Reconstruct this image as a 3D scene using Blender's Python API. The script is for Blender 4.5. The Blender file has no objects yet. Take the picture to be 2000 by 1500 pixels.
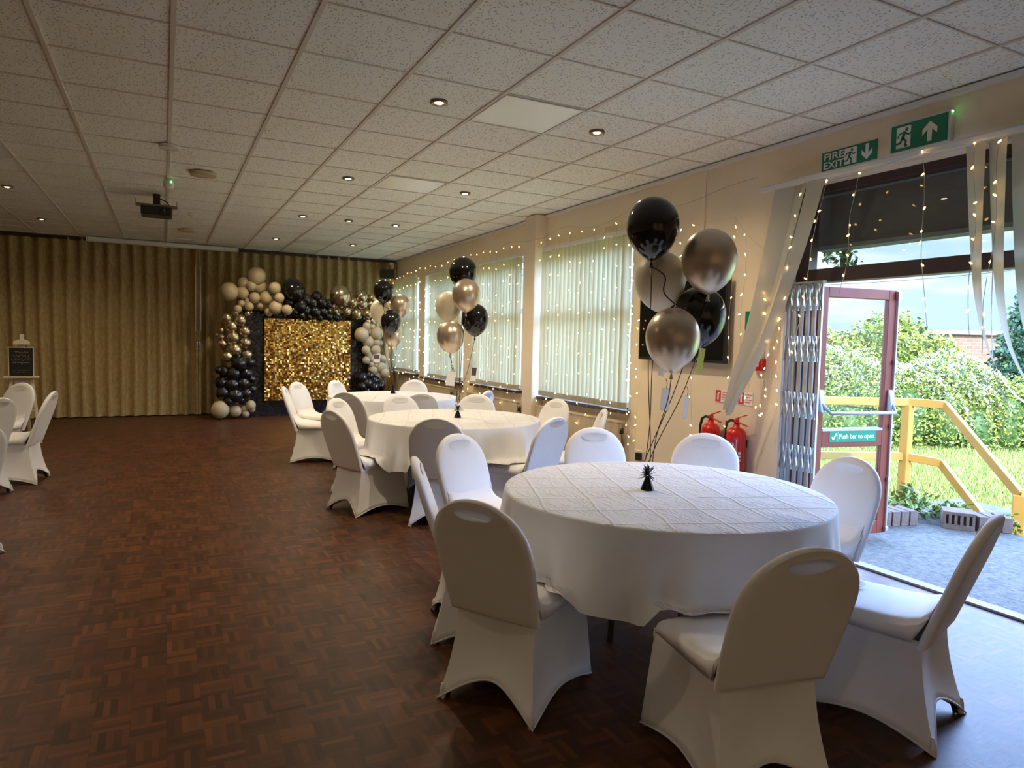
import bpy, bmesh, math, random
import numpy as np
from mathutils import Vector, Matrix
PI = math.pi
sc = bpy.context.scene
C = sc.collection
random.seed(7)
H = 2.893           # ceiling height
CAMZ = 1.409

# ------------------------------------------------------------------ materials
def nt(m):
    m.use_nodes = True
    return m.node_tree.nodes, m.node_tree.links
MATS = {}
def mat(name, col, rough=.5, metal=0., spec=.5, emit=None, estr=0., sheen=0., coat=0.):
    if name in MATS: return MATS[name]
    m = bpy.data.materials.new(name); n, l = nt(m)
    b = n['Principled BSDF']
    b.inputs['Base Color'].default_value = (*col, 1)
    b.inputs['Roughness'].default_value = rough
    b.inputs['Metallic'].default_value = metal
    b.inputs['Specular IOR Level'].default_value = spec
    if sheen: b.inputs['Sheen Weight'].default_value = sheen
    if coat: b.inputs['Coat Weight'].default_value = coat; b.inputs['Coat Roughness'].default_value = .05
    if emit:
        b.inputs['Emission Color'].default_value = (*emit, 1)
        b.inputs['Emission Strength'].default_value = estr
    MATS[name] = m
    return m
def N(n, t, **kw):
    x = n.new(t)
    for k, v in kw.items(): setattr(x, k, v)
    return x
def noisy(name, c1, c2, scale=8., rough=.6, bump=0., bscale=None, metal=0., detail=4., stretch=(1, 1, 1), spec=.5):
    """principled material whose colour wanders between two tones, with an optional bump"""
    if name in MATS: return MATS[name]
    m = mat(name, c1, rough, metal, spec); n, l = nt(m); b = n['Principled BSDF']
    tc = N(n, 'ShaderNodeTexCoord'); mp = N(n, 'ShaderNodeMapping'); mp.inputs['Scale'].default_value = stretch
    l.new(tc.outputs['Object'], mp.inputs['Vector'])
    no = N(n, 'ShaderNodeTexNoise'); no.inputs['Scale'].default_value = scale; no.inputs['Detail'].default_value = detail
    l.new(mp.outputs[0], no.inputs['Vector'])
    r = N(n, 'ShaderNodeValToRGB')
    r.color_ramp.elements[0].position = .3; r.color_ramp.elements[1].position = .7
    r.color_ramp.elements[0].color = (*c1, 1); r.color_ramp.elements[1].color = (*c2, 1)
    l.new(no.outputs[0], r.inputs[0]); l.new(r.outputs[0], b.inputs['Base Color'])
    if bump:
        n2 = N(n, 'ShaderNodeTexNoise'); n2.inputs['Scale'].default_value = bscale or scale * 4
        l.new(mp.outputs[0], n2.inputs['Vector'])
        bp = N(n, 'ShaderNodeBump'); bp.inputs['Strength'].default_value = bump; bp.inputs['Distance'].default_value = .01
        l.new(n2.outputs[0], bp.inputs['Height']); l.new(bp.outputs[0], b.inputs['Normal'])
    return m

def m_floor():
    m = mat('parquet', (.1, .04, .02), .3); n, l = nt(m); b = n['Principled BSDF']
    def math_(op, a, bb=None, c=None):
        x = N(n, 'ShaderNodeMath', operation=op)
        for i, v in enumerate((a, bb, c)):
            if v is None: continue
            if isinstance(v, (int, float)): x.inputs[i].default_value = v
            else: l.new(v, x.inputs[i])
        return x.outputs[0]
    tc = N(n, 'ShaderNodeTexCoord'); sp = N(n, 'ShaderNodeSeparateXYZ'); l.new(tc.outputs['Object'], sp.inputs[0])
    S = 1 / .118
    u = math_('MULTIPLY', sp.outputs[0], S); v = math_('MULTIPLY', sp.outputs[1], S)
    iu = math_('FLOOR', u); iv = math_('FLOOR', v)
    fu = math_('SUBTRACT', u, iu); fv = math_('SUBTRACT', v, iv)
    par = math_('FLOORED_MODULO', math_('ADD', iu, iv), 2.0)
    # finger coordinate across / along
    def mix(a, bb): return math_('ADD', math_('MULTIPLY', a, math_('SUBTRACT', 1.0, par)), math_('MULTIPLY', bb, par))
    fa = math_('MULTIPLY', mix(fu, fv), 5.0); fl = mix(fv, fu)
    ia = math_('FLOOR', fa); ff = math_('SUBTRACT', fa, ia)
    cv = N(n, 'ShaderNodeCombineXYZ'); l.new(iu, cv.inputs[0]); l.new(iv, cv.inputs[1]); l.new(ia, cv.inputs[2])
    wn = N(n, 'ShaderNodeTexWhiteNoise', noise_dimensions='3D'); l.new(cv.outputs[0], wn.inputs['Vector'])
    cv2 = N(n, 'ShaderNodeCombineXYZ'); l.new(iu, cv2.inputs[0]); l.new(iv, cv2.inputs[1])
    wn2 = N(n, 'ShaderNodeTexWhiteNoise', noise_dimensions='2D'); l.new(cv2.outputs[0], wn2.inputs['Vector'])
    big = N(n, 'ShaderNodeTexNoise'); big.inputs['Scale'].default_value = 1.3; l.new(tc.outputs['Object'], big.inputs['Vector'])
    # grain stretched along each finger
    cg = N(n, 'ShaderNodeCombineXYZ'); l.new(math_('MULTIPLY', fa, 7.0), cg.inputs[0]); l.new(math_('MULTIPLY', fl, 2.0), cg.inputs[1]); l.new(math_('MULTIPLY', wn.outputs['Value'], 40.0), cg.inputs[2])
    gn = N(n, 'ShaderNodeTexNoise'); gn.inputs['Scale'].default_value = 1.4; l.new(cg.outputs[0], gn.inputs['Vector'])
    t = math_('ADD', math_('ADD', math_('MULTIPLY', wn.outputs['Value'], .5), math_('MULTIPLY', wn2.outputs['Value'], .22)), math_('ADD', math_('MULTIPLY', gn.outputs[0], .22), math_('MULTIPLY', big.outputs[0], .16)))
    r = N(n, 'ShaderNodeValToRGB'); e = r.color_ramp.elements
    e[0].position = .1; e[0].color = (.033, .014, .007, 1)
    e[1].position = 1.0; e[1].color = (.15, .056, .022, 1)
    q = e.new(.55); q.color = (.073, .029, .013, 1)
    l.new(t, r.inputs[0])
    # dark joints
    j1 = math_('LESS_THAN', math_('MINIMUM', ff, math_('SUBTRACT', 1.0, ff)), .035)
    j2 = math_('LESS_THAN', math_('MINIMUM', fl, math_('SUBTRACT', 1.0, fl)), .012)
    j = math_('MAXIMUM', j1, j2)
    mx = N(n, 'ShaderNodeMix', data_type='RGBA'); l.new(math_('MULTIPLY', j, .35), mx.inputs[0]); l.new(r.outputs[0], mx.inputs[6]); mx.inputs[7].default_value = (.02, .009, .005, 1)
    l.new(mx.outputs[2], b.inputs['Base Color'])
    rr = N(n, 'ShaderNodeMapRange'); rr.inputs[3].default_value = .34; rr.inputs[4].default_value = .52; l.new(gn.outputs[0], rr.inputs[0]); l.new(rr.outputs[0], b.inputs['Roughness'])
    b.inputs['Specular IOR Level'].default_value = .15
    bp = N(n, 'ShaderNodeBump'); bp.inputs['Strength'].default_value = .15; bp.inputs['Distance'].default_value = .002
    l.new(math_('SUBTRACT', gn.outputs[0], j), bp.inputs['Height']); l.new(bp.outputs[0], b.inputs['Normal'])
    return m

def m_tile():
    m = mat('ceiling_tile', (.66, .63, .58), .9); n, l = nt(m); b = n['Principled BSDF']
    tc = N(n, 'ShaderNodeTexCoord'); mp = N(n, 'ShaderNodeMapping'); mp.inputs['Scale'].default_value = (1, 1.0, 1)
    l.new(tc.outputs['Object'], mp.inputs['Vector'])
    no = N(n, 'ShaderNodeTexNoise'); no.inputs['Scale'].default_value = 22; no.inputs['Detail'].default_value = 2
    l.new(mp.outputs[0], no.inputs['Vector'])
    # distorted cells give short worm-like fissures
    ad = N(n, 'ShaderNodeVectorMath', operation='MULTIPLY_ADD'); l.new(no.outputs['Color'], ad.inputs[0]); ad.inputs[1].default_value = (.03, .03, .03); l.new(mp.outputs[0], ad.inputs[2])
    ms = N(n, 'ShaderNodeMapping'); ms.inputs['Scale'].default_value = (1.0, .55, 1); l.new(ad.outputs[0], ms.inputs['Vector'])
    vo = N(n, 'ShaderNodeTexVoronoi'); vo.inputs['Scale'].default_value = 74; l.new(ms.outputs[0], vo.inputs['Vector'])
    r = N(n, 'ShaderNodeValToRGB'); r.color_ramp.elements[0].position = .2; r.color_ramp.elements[1].position = .34
    r.color_ramp.elements[0].color = (.50, .48, .43, 1); r.color_ramp.elements[1].color = (.92, .93, .84, 1)
    l.new(vo.outputs['Distance'], r.inputs[0]); l.new(r.outputs[0], b.inputs['Base Color'])
    bp = N(n, 'ShaderNodeBump'); bp.inputs['Strength'].default_value = .5; bp.inputs['Distance'].default_value = .004
    l.new(r.outputs[0], bp.inputs['Height']); l.new(bp.outputs[0], b.inputs['Normal'])
    return m

def m_cloth():
    m = mat('white_cloth', (.74, .74, .74), .75, sheen=.1); n, l = nt(m); b = n['Principled BSDF']
    def math_(op, a, bb=None):
        x = N(n, 'ShaderNodeMath', operation=op)
        for i, v in enumerate((a, bb)):
            if v is None: continue
            if isinstance(v, (int, float)): x.inputs[i].default_value = v
            else: l.new(v, x.inputs[i])
        return x.outputs[0]
    tc = N(n, 'ShaderNodeTexCoord')
    no = N(n, 'ShaderNodeTexNoise'); no.inputs['Scale'].default_value = 3; l.new(tc.outputs['Object'], no.inputs['Vector'])
    ad = N(n, 'ShaderNodeVectorMath', operation='MULTIPLY_ADD'); l.new(no.outputs['Color'], ad.inputs[0]); ad.inputs[1].default_value = (.05, .05, .05); l.new(tc.outputs['Object'], ad.inputs[2])
    rt = N(n, 'ShaderNodeMapping'); rt.inputs['Rotation'].default_value = (0, 0, .35); l.new(ad.outputs[0], rt.inputs['Vector'])
    sp = N(n, 'ShaderNodeSeparateXYZ'); l.new(rt.outputs[0], sp.inputs[0])
    hs = []
    for ax, s, off in ((0, 4.6, .3), (1, 4.6, .1)):       # folding creases in both directions
        f = math_('FRACT', math_('ADD', math_('MULTIPLY', sp.outputs[ax], s), off))
        d = math_('ABSOLUTE', math_('SUBTRACT', f, .5))
        hs.append(math_('MAXIMUM', math_('SUBTRACT', 1.0, math_('MULTIPLY', d, 22.0)), 0.0))
    cre = math_('MAXIMUM', hs[0], hs[1])
    wr = N(n, 'ShaderNodeTexNoise'); wr.inputs['Scale'].default_value = 5; wr.inputs['Detail'].default_value = 3; wr.inputs['Distortion'].default_value = 1.2
    mw = N(n, 'ShaderNodeMapping'); mw.inputs['Scale'].default_value = (3.2, .8, 1); mw.inputs['Rotation'].default_value = (0, 0, .6); l.new(tc.outputs['Object'], mw.inputs['Vector']); l.new(mw.outputs[0], wr.inputs['Vector'])
    rid = math_('ABSOLUTE', math_('SUBTRACT', wr.outputs[0], .5))
    rid = math_('MAXIMUM', math_('SUBTRACT', 1.0, math_('MULTIPLY', rid, 18.0)), 0.0)
    wv = N(n, 'ShaderNodeTexNoise'); wv.inputs['Scale'].default_value = 2; l.new(tc.outputs['Object'], wv.inputs['Vector'])
    ge = N(n, 'ShaderNodeNewGeometry'); gs = N(n, 'ShaderNodeSeparateXYZ'); l.new(ge.outputs['Normal'], gs.inputs[0])
    top = math_('GREATER_THAN', gs.outputs[2], .8); rid = math_('MULTIPLY', rid, top)
    hh = math_('ADD', math_('MULTIPLY', math_('MULTIPLY', cre, top), .7), math_('ADD', math_('MULTIPLY', math_('MULTIPLY', rid, wv.outputs[0]), .8), math_('MULTIPLY', wv.outputs[0], .6)))
    bp = N(n, 'ShaderNodeBump'); bp.inputs['Strength'].default_value = .8; bp.inputs['Distance'].default_value = .010
    l.new(hh, bp.inputs['Height']); l.new(bp.outputs[0], b.inputs['Normal'])
    return m

def m_glass():
    m = bpy.data.materials.new('window_glass'); n, l = nt(m); n.remove(n['Principled BSDF'])
    out = n['Material Output']
    tr = N(n, 'ShaderNodeBsdfTransparent'); tr.inputs[0].default_value = (.97, .99, .98, 1)
    gl = N(n, 'ShaderNodeBsdfGlossy'); gl.inputs['Roughness'].default_value = .02
    lw = N(n, 'ShaderNodeLayerWeight'); lw.inputs[0].default_value = .5
    pw = N(n, 'ShaderNodeMath', operation='POWER'); l.new(lw.outputs['Facing'], pw.inputs[0]); pw.inputs[1].default_value = 4.
    fr = N(n, 'ShaderNodeMath', operation='MULTIPLY_ADD'); l.new(pw.outputs[0], fr.inputs[0]); fr.inputs[1].default_value = .5; fr.inputs[2].default_value = .035
    mx = N(n, 'ShaderNodeMixShader'); l.new(fr.outputs[0], mx.inputs[0]); l.new(tr.outputs[0], mx.inputs[1]); l.new(gl.outputs[0], mx.inputs[2]); l.new(mx.outputs[0], out.inputs[0])
    MATS['glass'] = m; return m
def m_translucent(name, col, fac=.5, rough=.7):
    m = bpy.data.materials.new(name); n, l = nt(m); out = n['Material Output']; b = n['Principled BSDF']
    b.inputs['Base Color'].default_value = (*col, 1); b.inputs['Roughness'].default_value = rough
    tr = N(n, 'ShaderNodeBsdfTranslucent'); tr.inputs[0].default_value = (*col, 1)
    mx = N(n, 'ShaderNodeMixShader'); mx.inputs[0].default_value = fac
    l.new(b.outputs[0], mx.inputs[1]); l.new(tr.outputs[0], mx.inputs[2]); l.new(mx.outputs[0], out.inputs[0])
    MATS[name] = m; return m
def m_brick(name, c1, c2, mort, scale, bw=.5, rh=.25):
    m = mat(name, c1, .9); n, l = nt(m); b = n['Principled BSDF']
    tc = N(n, 'ShaderNodeTexCoord'); mp = N(n, 'ShaderNodeMapping'); mp.inputs['Rotation'].default_value = (PI / 2, 0, 0)
    l.new(tc.outputs['Object'], mp.inputs['Vector'])
    br = N(n, 'ShaderNodeTexBrick'); br.inputs['Scale'].default_value = scale
    br.inputs['Color1'].default_value = (*c1, 1); br.inputs['Color2'].default_value = (*c2, 1); br.inputs['Mortar'].default_value = (*mort, 1)
    br.inputs['Mortar Size'].default_value = .02; br.inputs['Brick Width'].default_value = bw; br.inputs['Row Height'].default_value = rh
    l.new(mp.outputs[0], br.inputs['Vector']); l.new(br.outputs['Color'], b.inputs['Base Color'])
    return m

FLOOR = m_floor(); TILE = m_tile(); CLOTH = m_cloth(); GLASS = m_glass()
WALL = noisy('cream_wall', (.82, .70, .51), (.86, .74, .55), 3, .75, bump=.15, bscale=60)
GRID = mat('ceiling_grid_bar', (.70, .65, .55), .6)
FABRIC = noisy('spandex_cover', (.78, .77, .76), (.82, .81, .80), 6, .62, bump=.05, bscale=300)
SEAM = mat('cover_hem', (.66, .64, .62), .7)
PVC = mat('white_plastic', (.75, .73, .68), .4)
UPVC = mat('white_window_frame', (.85, .86, .87), .3)
BLIND = m_translucent('blind_fabric', (.64, .585, .38), .40)
BLIND2 = m_translucent('door_blind_fabric', (.60, .57, .46), .25)
WEIGHT = mat('blind_hem', (.42, .36, .26), .7)
PARTITION = noisy('partition_vinyl', (.38, .27, .11), (.53, .40, .185), 30, .8, bump=.2, bscale=90, stretch=(1, 1, .5))
BLACKLAT = mat('black_latex', (.006, .006, .007), .12, spec=.5, coat=.4)
CREAMLAT = mat('cream_latex', (.80, .71, .50), .42)
GARCREAM = mat('dim_cream_latex', (.52, .42, .25), .42)  # cream latex darkened to stand for the dim far end
GOLDLAT = mat('chrome_gold_latex', (.66, .54, .40), .30, metal=.75)
GARGOLD = mat('chrome_champagne_latex', (.58, .48, .33), .2, metal=.95)
RIBBON = mat('black_ribbon', (.01, .01, .01), .35)
FOIL = mat('black_foil', (.01, .01, .012), .18, metal=.4)
GOLDSEQ = [mat('gold_sequin', (.80, .50, .12), .22, metal=1.), mat('gold_sequin_deep', (.55, .30, .07), .25, metal=1.), mat('gold_sequin_pale', (.9, .66, .28), .18, metal=1.)]
BLACKSEQ = mat('black_sequin', (.012, .012, .014), .2, spec=.6)
DARKGREY = mat('dark_backing', (.02, .019, .017), .8)
BLACK = mat('black_plastic', (.012, .012, .013), .35)
BLACKSCREEN = mat('tv_screen', (.008, .009, .010), .12)
ALU = mat('aluminium', (.62, .63, .65), .35, metal=.9)
STEELGREY = mat('grey_painted_metal', (.42, .45, .50), .4, metal=.3)
BURG = noisy('burgundy_paint', (.17, .024, .010), (.21, .036, .015), 5, .45)
DARKWOOD = mat('dark_purple_brown_paint', (.055, .03, .03), .4)
RED = mat('red_paint', (.62, .012, .012), .25, coat=.3)
REDSIGN = mat('red_sign', (.7, .05, .03), .5)
DARKRED = mat('label_red', (.42, .015, .05), .4)
GREEN = mat('safety_green', (.0, .2, .10), .45)
WHITE = mat('sign_white', (.85, .85, .83), .5)
YELLOW = noisy('yellow_ochre_wood_paint', (.32, .165, .022), (.37, .20, .03), 4, .55)
CONCRETE = noisy('concrete', (.055, .052, .044), (.135, .125, .10), 26, .9, bump=.6, bscale=60, detail=8)
BRICKM = noisy('weathered_brick', (.12, .075, .055), (.18, .12, .09), 14, .9, bump=.4)
SOIL = noisy('lawn_soil', (.12, .15, .03), (.2, .23, .05), 9, .95)
WOODPALE = mat('cream_painted_wood', (.72, .63, .45), .5)
CHALK = mat('chalkboard', (.012, .013, .012), .5)
GOLDTXT = mat('gold_lettering', (.65, .52, .28), .5)
SILL = mat('dark_varnished_sill', (.06, .028, .016), .16)
RADW = mat('radiator_paint', (.60, .50, .34), .4)
BRONZE = mat('bronze_ring', (.28, .20, .12), .35, metal=.9)
LAMP = mat('lamp_glow', (1, .9, .7), .4, emit=(1, .82, .55), estr=14.)
BULB = mat('fairy_bulb', (1, .8, .4), .4, emit=(1, .60, .17), estr=4.)
WIRE = m_translucent('clear_wire', (.62, .6, .52), .4)
LED = mat('green_led', (.1, 1, .2), .4, emit=(.1, 1, .25), estr=4.)
PRISM = mat('diffuser_panel', (.93, .93, .86), .25)
PAPER = m_translucent('paper_card', (.92, .92, .92), .5)
PAPERY = m_translucent('yellow_lit_paper_card', (.85, .9, .45), .5)  # yellow-green light on the card put into its paper colour
CARDDARK = mat('printed_card', (.10, .08, .08), .5)
HOSE = mat('rubber_hose', (.012, .012, .012), .5)
LEAFM = [mat('leaf_mid', (.16, .20, .02), .55), mat('leaf_light', (.30, .30, .04), .55), mat('leaf_dark', (.06, .11, .015), .6), mat('blossom', (.60, .55, .44), .6), mat('leaf_blue', (.03, .075, .03), .6)]
GRASSM = [mat('grass_light', (.30, .29, .05), .6), mat('grass_mid', (.17, .23, .03), .6), mat('grass_dry', (.32, .31, .10), .7)]
BARK = noisy('bark', (.08, .06, .04), (.14, .11, .08), 12, .9)
GARAGE = m_brick('garage_brick', (.17, .085, .04), (.22, .12, .06), (.2, .17, .13), 2.2)
ROOFM = noisy('roof_felt', (.22, .18, .16), (.3, .26, .24), 8, .9)
SHUT = noisy('brown_fascia', (.085, .075, .07), (.11, .10, .09), 3, .6)
SHUTTRIM = mat('grey_trim', (.20, .23, .22), .5)

# ------------------------------------------------------------------ mesh builder
class MB:
    def __init__(s): s.v = []; s.f = []; s.mi = []
    def add(s, vs, fs, mi=0):
        o = len(s.v); s.v += [tuple(v) for v in vs]; s.f += [tuple(i + o for i in f) for f in fs]; s.mi += [mi] * len(fs); return s
    def box(s, x0, x1, y0, y1, z0, z1, mi=0):
        return s.add([(x0, y0, z0), (x1, y0, z0), (x1, y1, z0), (x0, y1, z0), (x0, y0, z1), (x1, y0, z1), (x1, y1, z1), (x0, y1, z1)],
                     [(0, 3, 2, 1), (4, 5, 6, 7), (0, 1, 5, 4), (1, 2, 6, 5), (2, 3, 7, 6), (3, 0, 4, 7)], mi)
    def beam(s, a, b, w, h, up=(0, 0, 1), mi=0):
        a = Vector(a); b = Vector(b); d = (b - a).normalized(); u = Vector(up)
        r = d.cross(u).normalized(); u = r.cross(d).normalized(); r = r * w / 2; u = u * h / 2
        vs = [a - r - u, a + r - u, a + r + u, a - r + u, b - r - u, b + r - u, b + r + u, b - r + u]
        return s.add(vs, [(0, 1, 2, 3), (7, 6, 5, 4), (4, 5, 1, 0), (5, 6, 2, 1), (6, 7, 3, 2), (7, 4, 0, 3)], mi)
    def tube(s, pts, r, n=8, caps=True, mi=0):
        pts = [Vector(p) for p in pts]; rs = r if isinstance(r, (list, tuple)) else [r] * len(pts)
        ref = None; rings = []
        for i, p in enumerate(pts):
            d = (pts[min(i + 1, len(pts) - 1)] - pts[max(i - 1, 0)])
            d = d.normalized() if d.length > 1e-9 else Vector((0, 0, 1))
            if ref is None: ref = d.orthogonal().normalized()
            ref = (ref - d * ref.dot(d)); ref = ref.normalized() if ref.length > 1e-6 else d.orthogonal().normalized()
            bi = d.cross(ref)
            rings.append([p + (ref * math.cos(2 * PI * k / n) + bi * math.sin(2 * PI * k / n)) * rs[i] for k in range(n)])
        vs = [v for rg in rings for v in rg]; fs = []
        for i in range(len(pts) - 1):
            for k in range(n): fs.append((i * n + k, i * n + (k + 1) % n, (i + 1) * n + (k + 1) % n, (i + 1) * n + k))
        if caps: fs.append(tuple(range(n - 1, -1, -1))); fs.append(tuple((len(pts) - 1) * n + k for k in range(n)))
        return s.add(vs, fs, mi)
    def lathe(s, prof, n=24, c=(0, 0, 0), mi=0):
        """prof: list of (radius, z) from top or bottom; radius 0 closes"""
        vs = []; idx = []
        for r, z in prof:
            if r <= 1e-7: idx.append([len(vs)]); vs.append((c[0], c[1], c[2] + z))
            else:
                idx.append(list(range(len(vs), len(vs) + n)))
                vs += [(c[0] + r * math.cos(2 * PI * k / n), c[1] + r * math.sin(2 * PI * k / n), c[2] + z) for k in range(n)]
        fs = []
        for a, b in zip(idx, idx[1:]):
            if len(a) == 1 and len(b) == 1: continue
            for k in range(n):
                k2 = (k + 1) % n
                if len(a) == 1: fs.append((a[0], b[k], b[k2]))
                elif len(b) == 1: fs.append((a[k], b[0], a[k2]))
                else: fs.append((a[k], b[k], b[k2], a[k2]))
        return s.add(vs, fs, mi)
    def prism(s, poly, z0, z1, mi=0):
        n = len(poly); vs = [(x, y, z0) for x, y in poly] + [(x, y, z1) for x, y in poly]
        fs = [tuple(range(n - 1, -1, -1)), tuple(range(n, 2 * n))] + [(k, (k + 1) % n, n + (k + 1) % n, n + k) for k in range(n)]
        return s.add(vs, fs, mi)
    def grid(s, fn, nu, nv, mi=0, wrapu=False):
        vs = [fn(i / nu, j / nv) for j in range(nv + 1) for i in range(nu + (0 if wrapu else 1))]
        w = nu if wrapu else nu + 1
        fs = [(j * w + i, j * w + (i + 1) % w, (j + 1) * w + (i + 1) % w, (j + 1) * w + i) for j in range(nv) for i in range(nu)]
        return s.add(vs, fs, mi)
    def build(s, name, mats, parent=None, smooth=False, solid=0., bevel=0., subsurf=0, fix=True):
        me = bpy.data.meshes.new(name); me.from_pydata(s.v, [], s.f)
        mats = mats if isinstance(mats, (list, tuple)) else [mats]
        for m in mats: me.materials.append(m)
        if len(mats) > 1: me.polygons.foreach_set('material_index', s.mi)
        if fix:
            bm = bmesh.new(); bm.from_mesh(me); bmesh.ops.recalc_face_normals(bm, faces=bm.faces); bm.to_mesh(me); bm.free()
        if smooth: me.polygons.foreach_set('use_smooth', [True] * len(me.polygons))
        me.update()
        o = bpy.data.objects.new(name, me); C.objects.link(o)
        if parent: o.parent = parent
        if bevel:
            b = o.modifiers.new('bevel', 'BEVEL'); b.width = bevel; b.segments = 2; b.limit_method = 'ANGLE'; b.angle_limit = .6
        if solid:
            so = o.modifiers.new('solid', 'SOLIDIFY'); so.thickness = solid; so.offset = -1
        if subsurf:
            su = o.modifiers.new('sub', 'SUBSURF'); su.levels = subsurf; su.render_levels = subsurf
        return o
def smooth_by_angle(o, ang=.7):
    me = o.data; me.polygons.foreach_set('use_smooth', [True] * len(me.polygons))
    me.set_sharp_from_angle(angle=ang)

def tag(o, label, cat, group=None):
    o['label'] = label; o['category'] = cat
    if group: o['group'] = group
    return o
def thing(name, label, cat, loc=(0, 0, 0), rz=0., group=None):
    o = bpy.data.objects.new(name, None); C.objects.link(o)
    o.location = loc; o.rotation_euler = (0, 0, rz); o.empty_display_size = .1
    return tag(o, label, cat, group)
def struct(o): o['kind'] = 'structure'; return o
def dup(root, loc, rz, label, group=None):
    r = root.copy(); C.objects.link(r); r.location = loc; r.rotation_euler = (0, 0, rz); r['label'] = label
    if group: r['group'] = group
    for ch in list(root.children):
        c = ch.copy(); C.objects.link(c); c.parent = r
        for g in list(ch.children):
            d = g.copy(); C.objects.link(d); d.parent = c
    return r
WALLM = Matrix(((0, 0, -1, 0), (-1, 0, 0, 0), (0, 1, 0, 0), (0, 0, 0, 1)))   # local x = -Y, y = up, z = into the room (-X)
def on_wall(name, label, cat, x, y, z, group=None):
    o = thing(name, label, cat, (0, 0, 0), 0, group)
    o.matrix_world = Matrix.Translation((x, y, z)) @ WALLM
    return o
def text_mesh(name, body, size, mt, parent, loc=(0, 0, 0), width=None, align='LEFT', extrude=.0006):
    cu = bpy.data.curves.new(name, 'FONT'); cu.body = body; cu.size = size; cu.extrude = extrude; cu.align_x = align; cu.offset = size * .012
    ob = bpy.data.objects.new(name, cu); C.objects.link(ob)
    bpy.context.view_layer.update()
    dg = bpy.context.evaluated_depsgraph_get()
    me = bpy.data.meshes.new_from_object(ob.evaluated_get(dg))
    bpy.data.objects.remove(ob); bpy.data.curves.remove(cu)
    me.materials.clear(); me.materials.append(mt)
    o = bpy.data.objects.new(name, me); C.objects.link(o); o.parent = parent; o.location = loc
    if width:
        xs = [v.co.x for v in me.vertices]; k = width / (max(xs) - min(xs)); o.scale = (k, 1, 1)
    return o

# ------------------------------------------------------------------ room shell
XW = 4.05; YF = 13.35; XL = -5.6; YB = -4.2
struct(MB().box(XL, 4.12, YB, YF, -.1, 0).build('floor', FLOOR))
struct(MB().box(XL, 4.3, YB, YF, H + .012, H + .15).build('ceiling', TILE))
g = MB()
x = .053
while x > XL: x -= .6
while x < XW - .05:
    if x > XL: g.box(x - .012, x + .012, YB, YF, H + .004, H + .0125)
    x += .6
struct(g.build('trim_1', GRID))
g = MB(); y = 3.818
while y > YB: y -= .6
while y < YF:
    if y > YB: g.box(XL, XW, y - .005, y + .005, H + .006, H + .0125)
    y += .6
struct(g.build('trim_2', GRID))
struct(MB().box(XL - .2, XL, YB, YF, 0, H + .15).build('wall_left', WALL))
struct(MB().box(XL - .2, 4.3, YB - .2, YB, 0, H + .15).build('wall_back', WALL))
struct(MB().box(XL - .2, 4.3, YF, YF + .2, 0, H + .15).build('wall_far', WALL))
# right wall with openings: (y0,y1,z0,z1)
WINS = [(11.68, 13.05, .78, 2.5), (9.62, 11.36, .76, 2.5), (7.72, 9.15, .78, 2.48), (5.44, 7.145, .76, 2.48)]
DOOR = (1.55, 3.6, 0, 2.56)
ops = WINS + [DOOR]
w = MB(); ys = sorted({YB, YF, *[o[0] for o in ops], *[o[1] for o in ops]})
for a, b in zip(ys, ys[1:]):
    op = [o for o in ops if o[0] <= a and o[1] >= b]
    if not op: w.box(XW, XW + .25, a, b, 0, H + .15)
    else:
        if op[0][2] > 0: w.box(XW, XW + .25, a, b, 0, op[0][2])
        w.box(XW, XW + .25, a, b, op[0][3], H + .15)
struct(w.build('wall_right', WALL))
struct(MB().box(3.9, XW, 7.15, 7.39, 0, H).build('wall_pillar', WALL))
struct(MB().box(XW - .03, XW, YB, 7.15, H - .03, H).box(XW - .03, XW, 7.39, YF, H - .03, H).build('trim_3', PVC))
struct(MB().box(XW - .014, XW, 3.6, 5.35, 0, .1).box(XW - .014, XW, 5.35, 7.15, 0, .1).box(XW - .014, XW, 7.39, YF, 0, .1).build('baseboard_right', WALL, bevel=.003))
struct(MB().box(XL, 4.3, YB, YF, H + .16, H + .35).box(4.25, 4.55, YB, YF + .2, H + .05, H + .35).build('roof', SHUT))

# windows -------------------------------------------------------------------
def window(i, y0, y1, z0, z1):
    f = MB(); xa, xb = 4.17, 4.24; t = .06
    f.box(xa, xb, y0, y0 + t, z0, z1); f.box(xa, xb, y1 - t, y1, z0, z1)
    f.box(xa, xb, y0 + t, y1 - t, z0, z0 + t); f.box(xa, xb, y0 + t, y1 - t, z1 - t, z1)
    ym = y0 + (y1 - y0) * .47; zm = z0 + (z1 - z0) * .6
    f.box(xa, xb, ym - .035, ym + .035, z0 + t, z1 - t)
    f.box(xa + .002, xb - .002, y0 + t, ym - .035, zm - .035, zm + .035); f.box(xa + .002, xb - .002, ym + .035, y1 - t, zm - .035, zm + .035)
    root = struct(f.build('window_%d' % i, UPVC, bevel=.004))
    for n_, (a, b, c, d) in enumerate(((y0 + t, ym - .035, z0 + t, zm - .035), (ym + .035, y1 - t, z0 + t, zm - .035), (y0 + t, ym - .035, zm + .035, z1 - t), (ym + .035, y1 - t, zm + .035, z1 - t))):
        MB().box(4.203, 4.208, a, b, c, d).build('pane', GLASS, root)
    MB().box(3.965, 4.172, y0 - .04, y1 + .04, z0 - .035, z0).build('sill', SILL, root, bevel=.006)
for i, o in enumerate(WINS): window(i + 1, *o)

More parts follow.
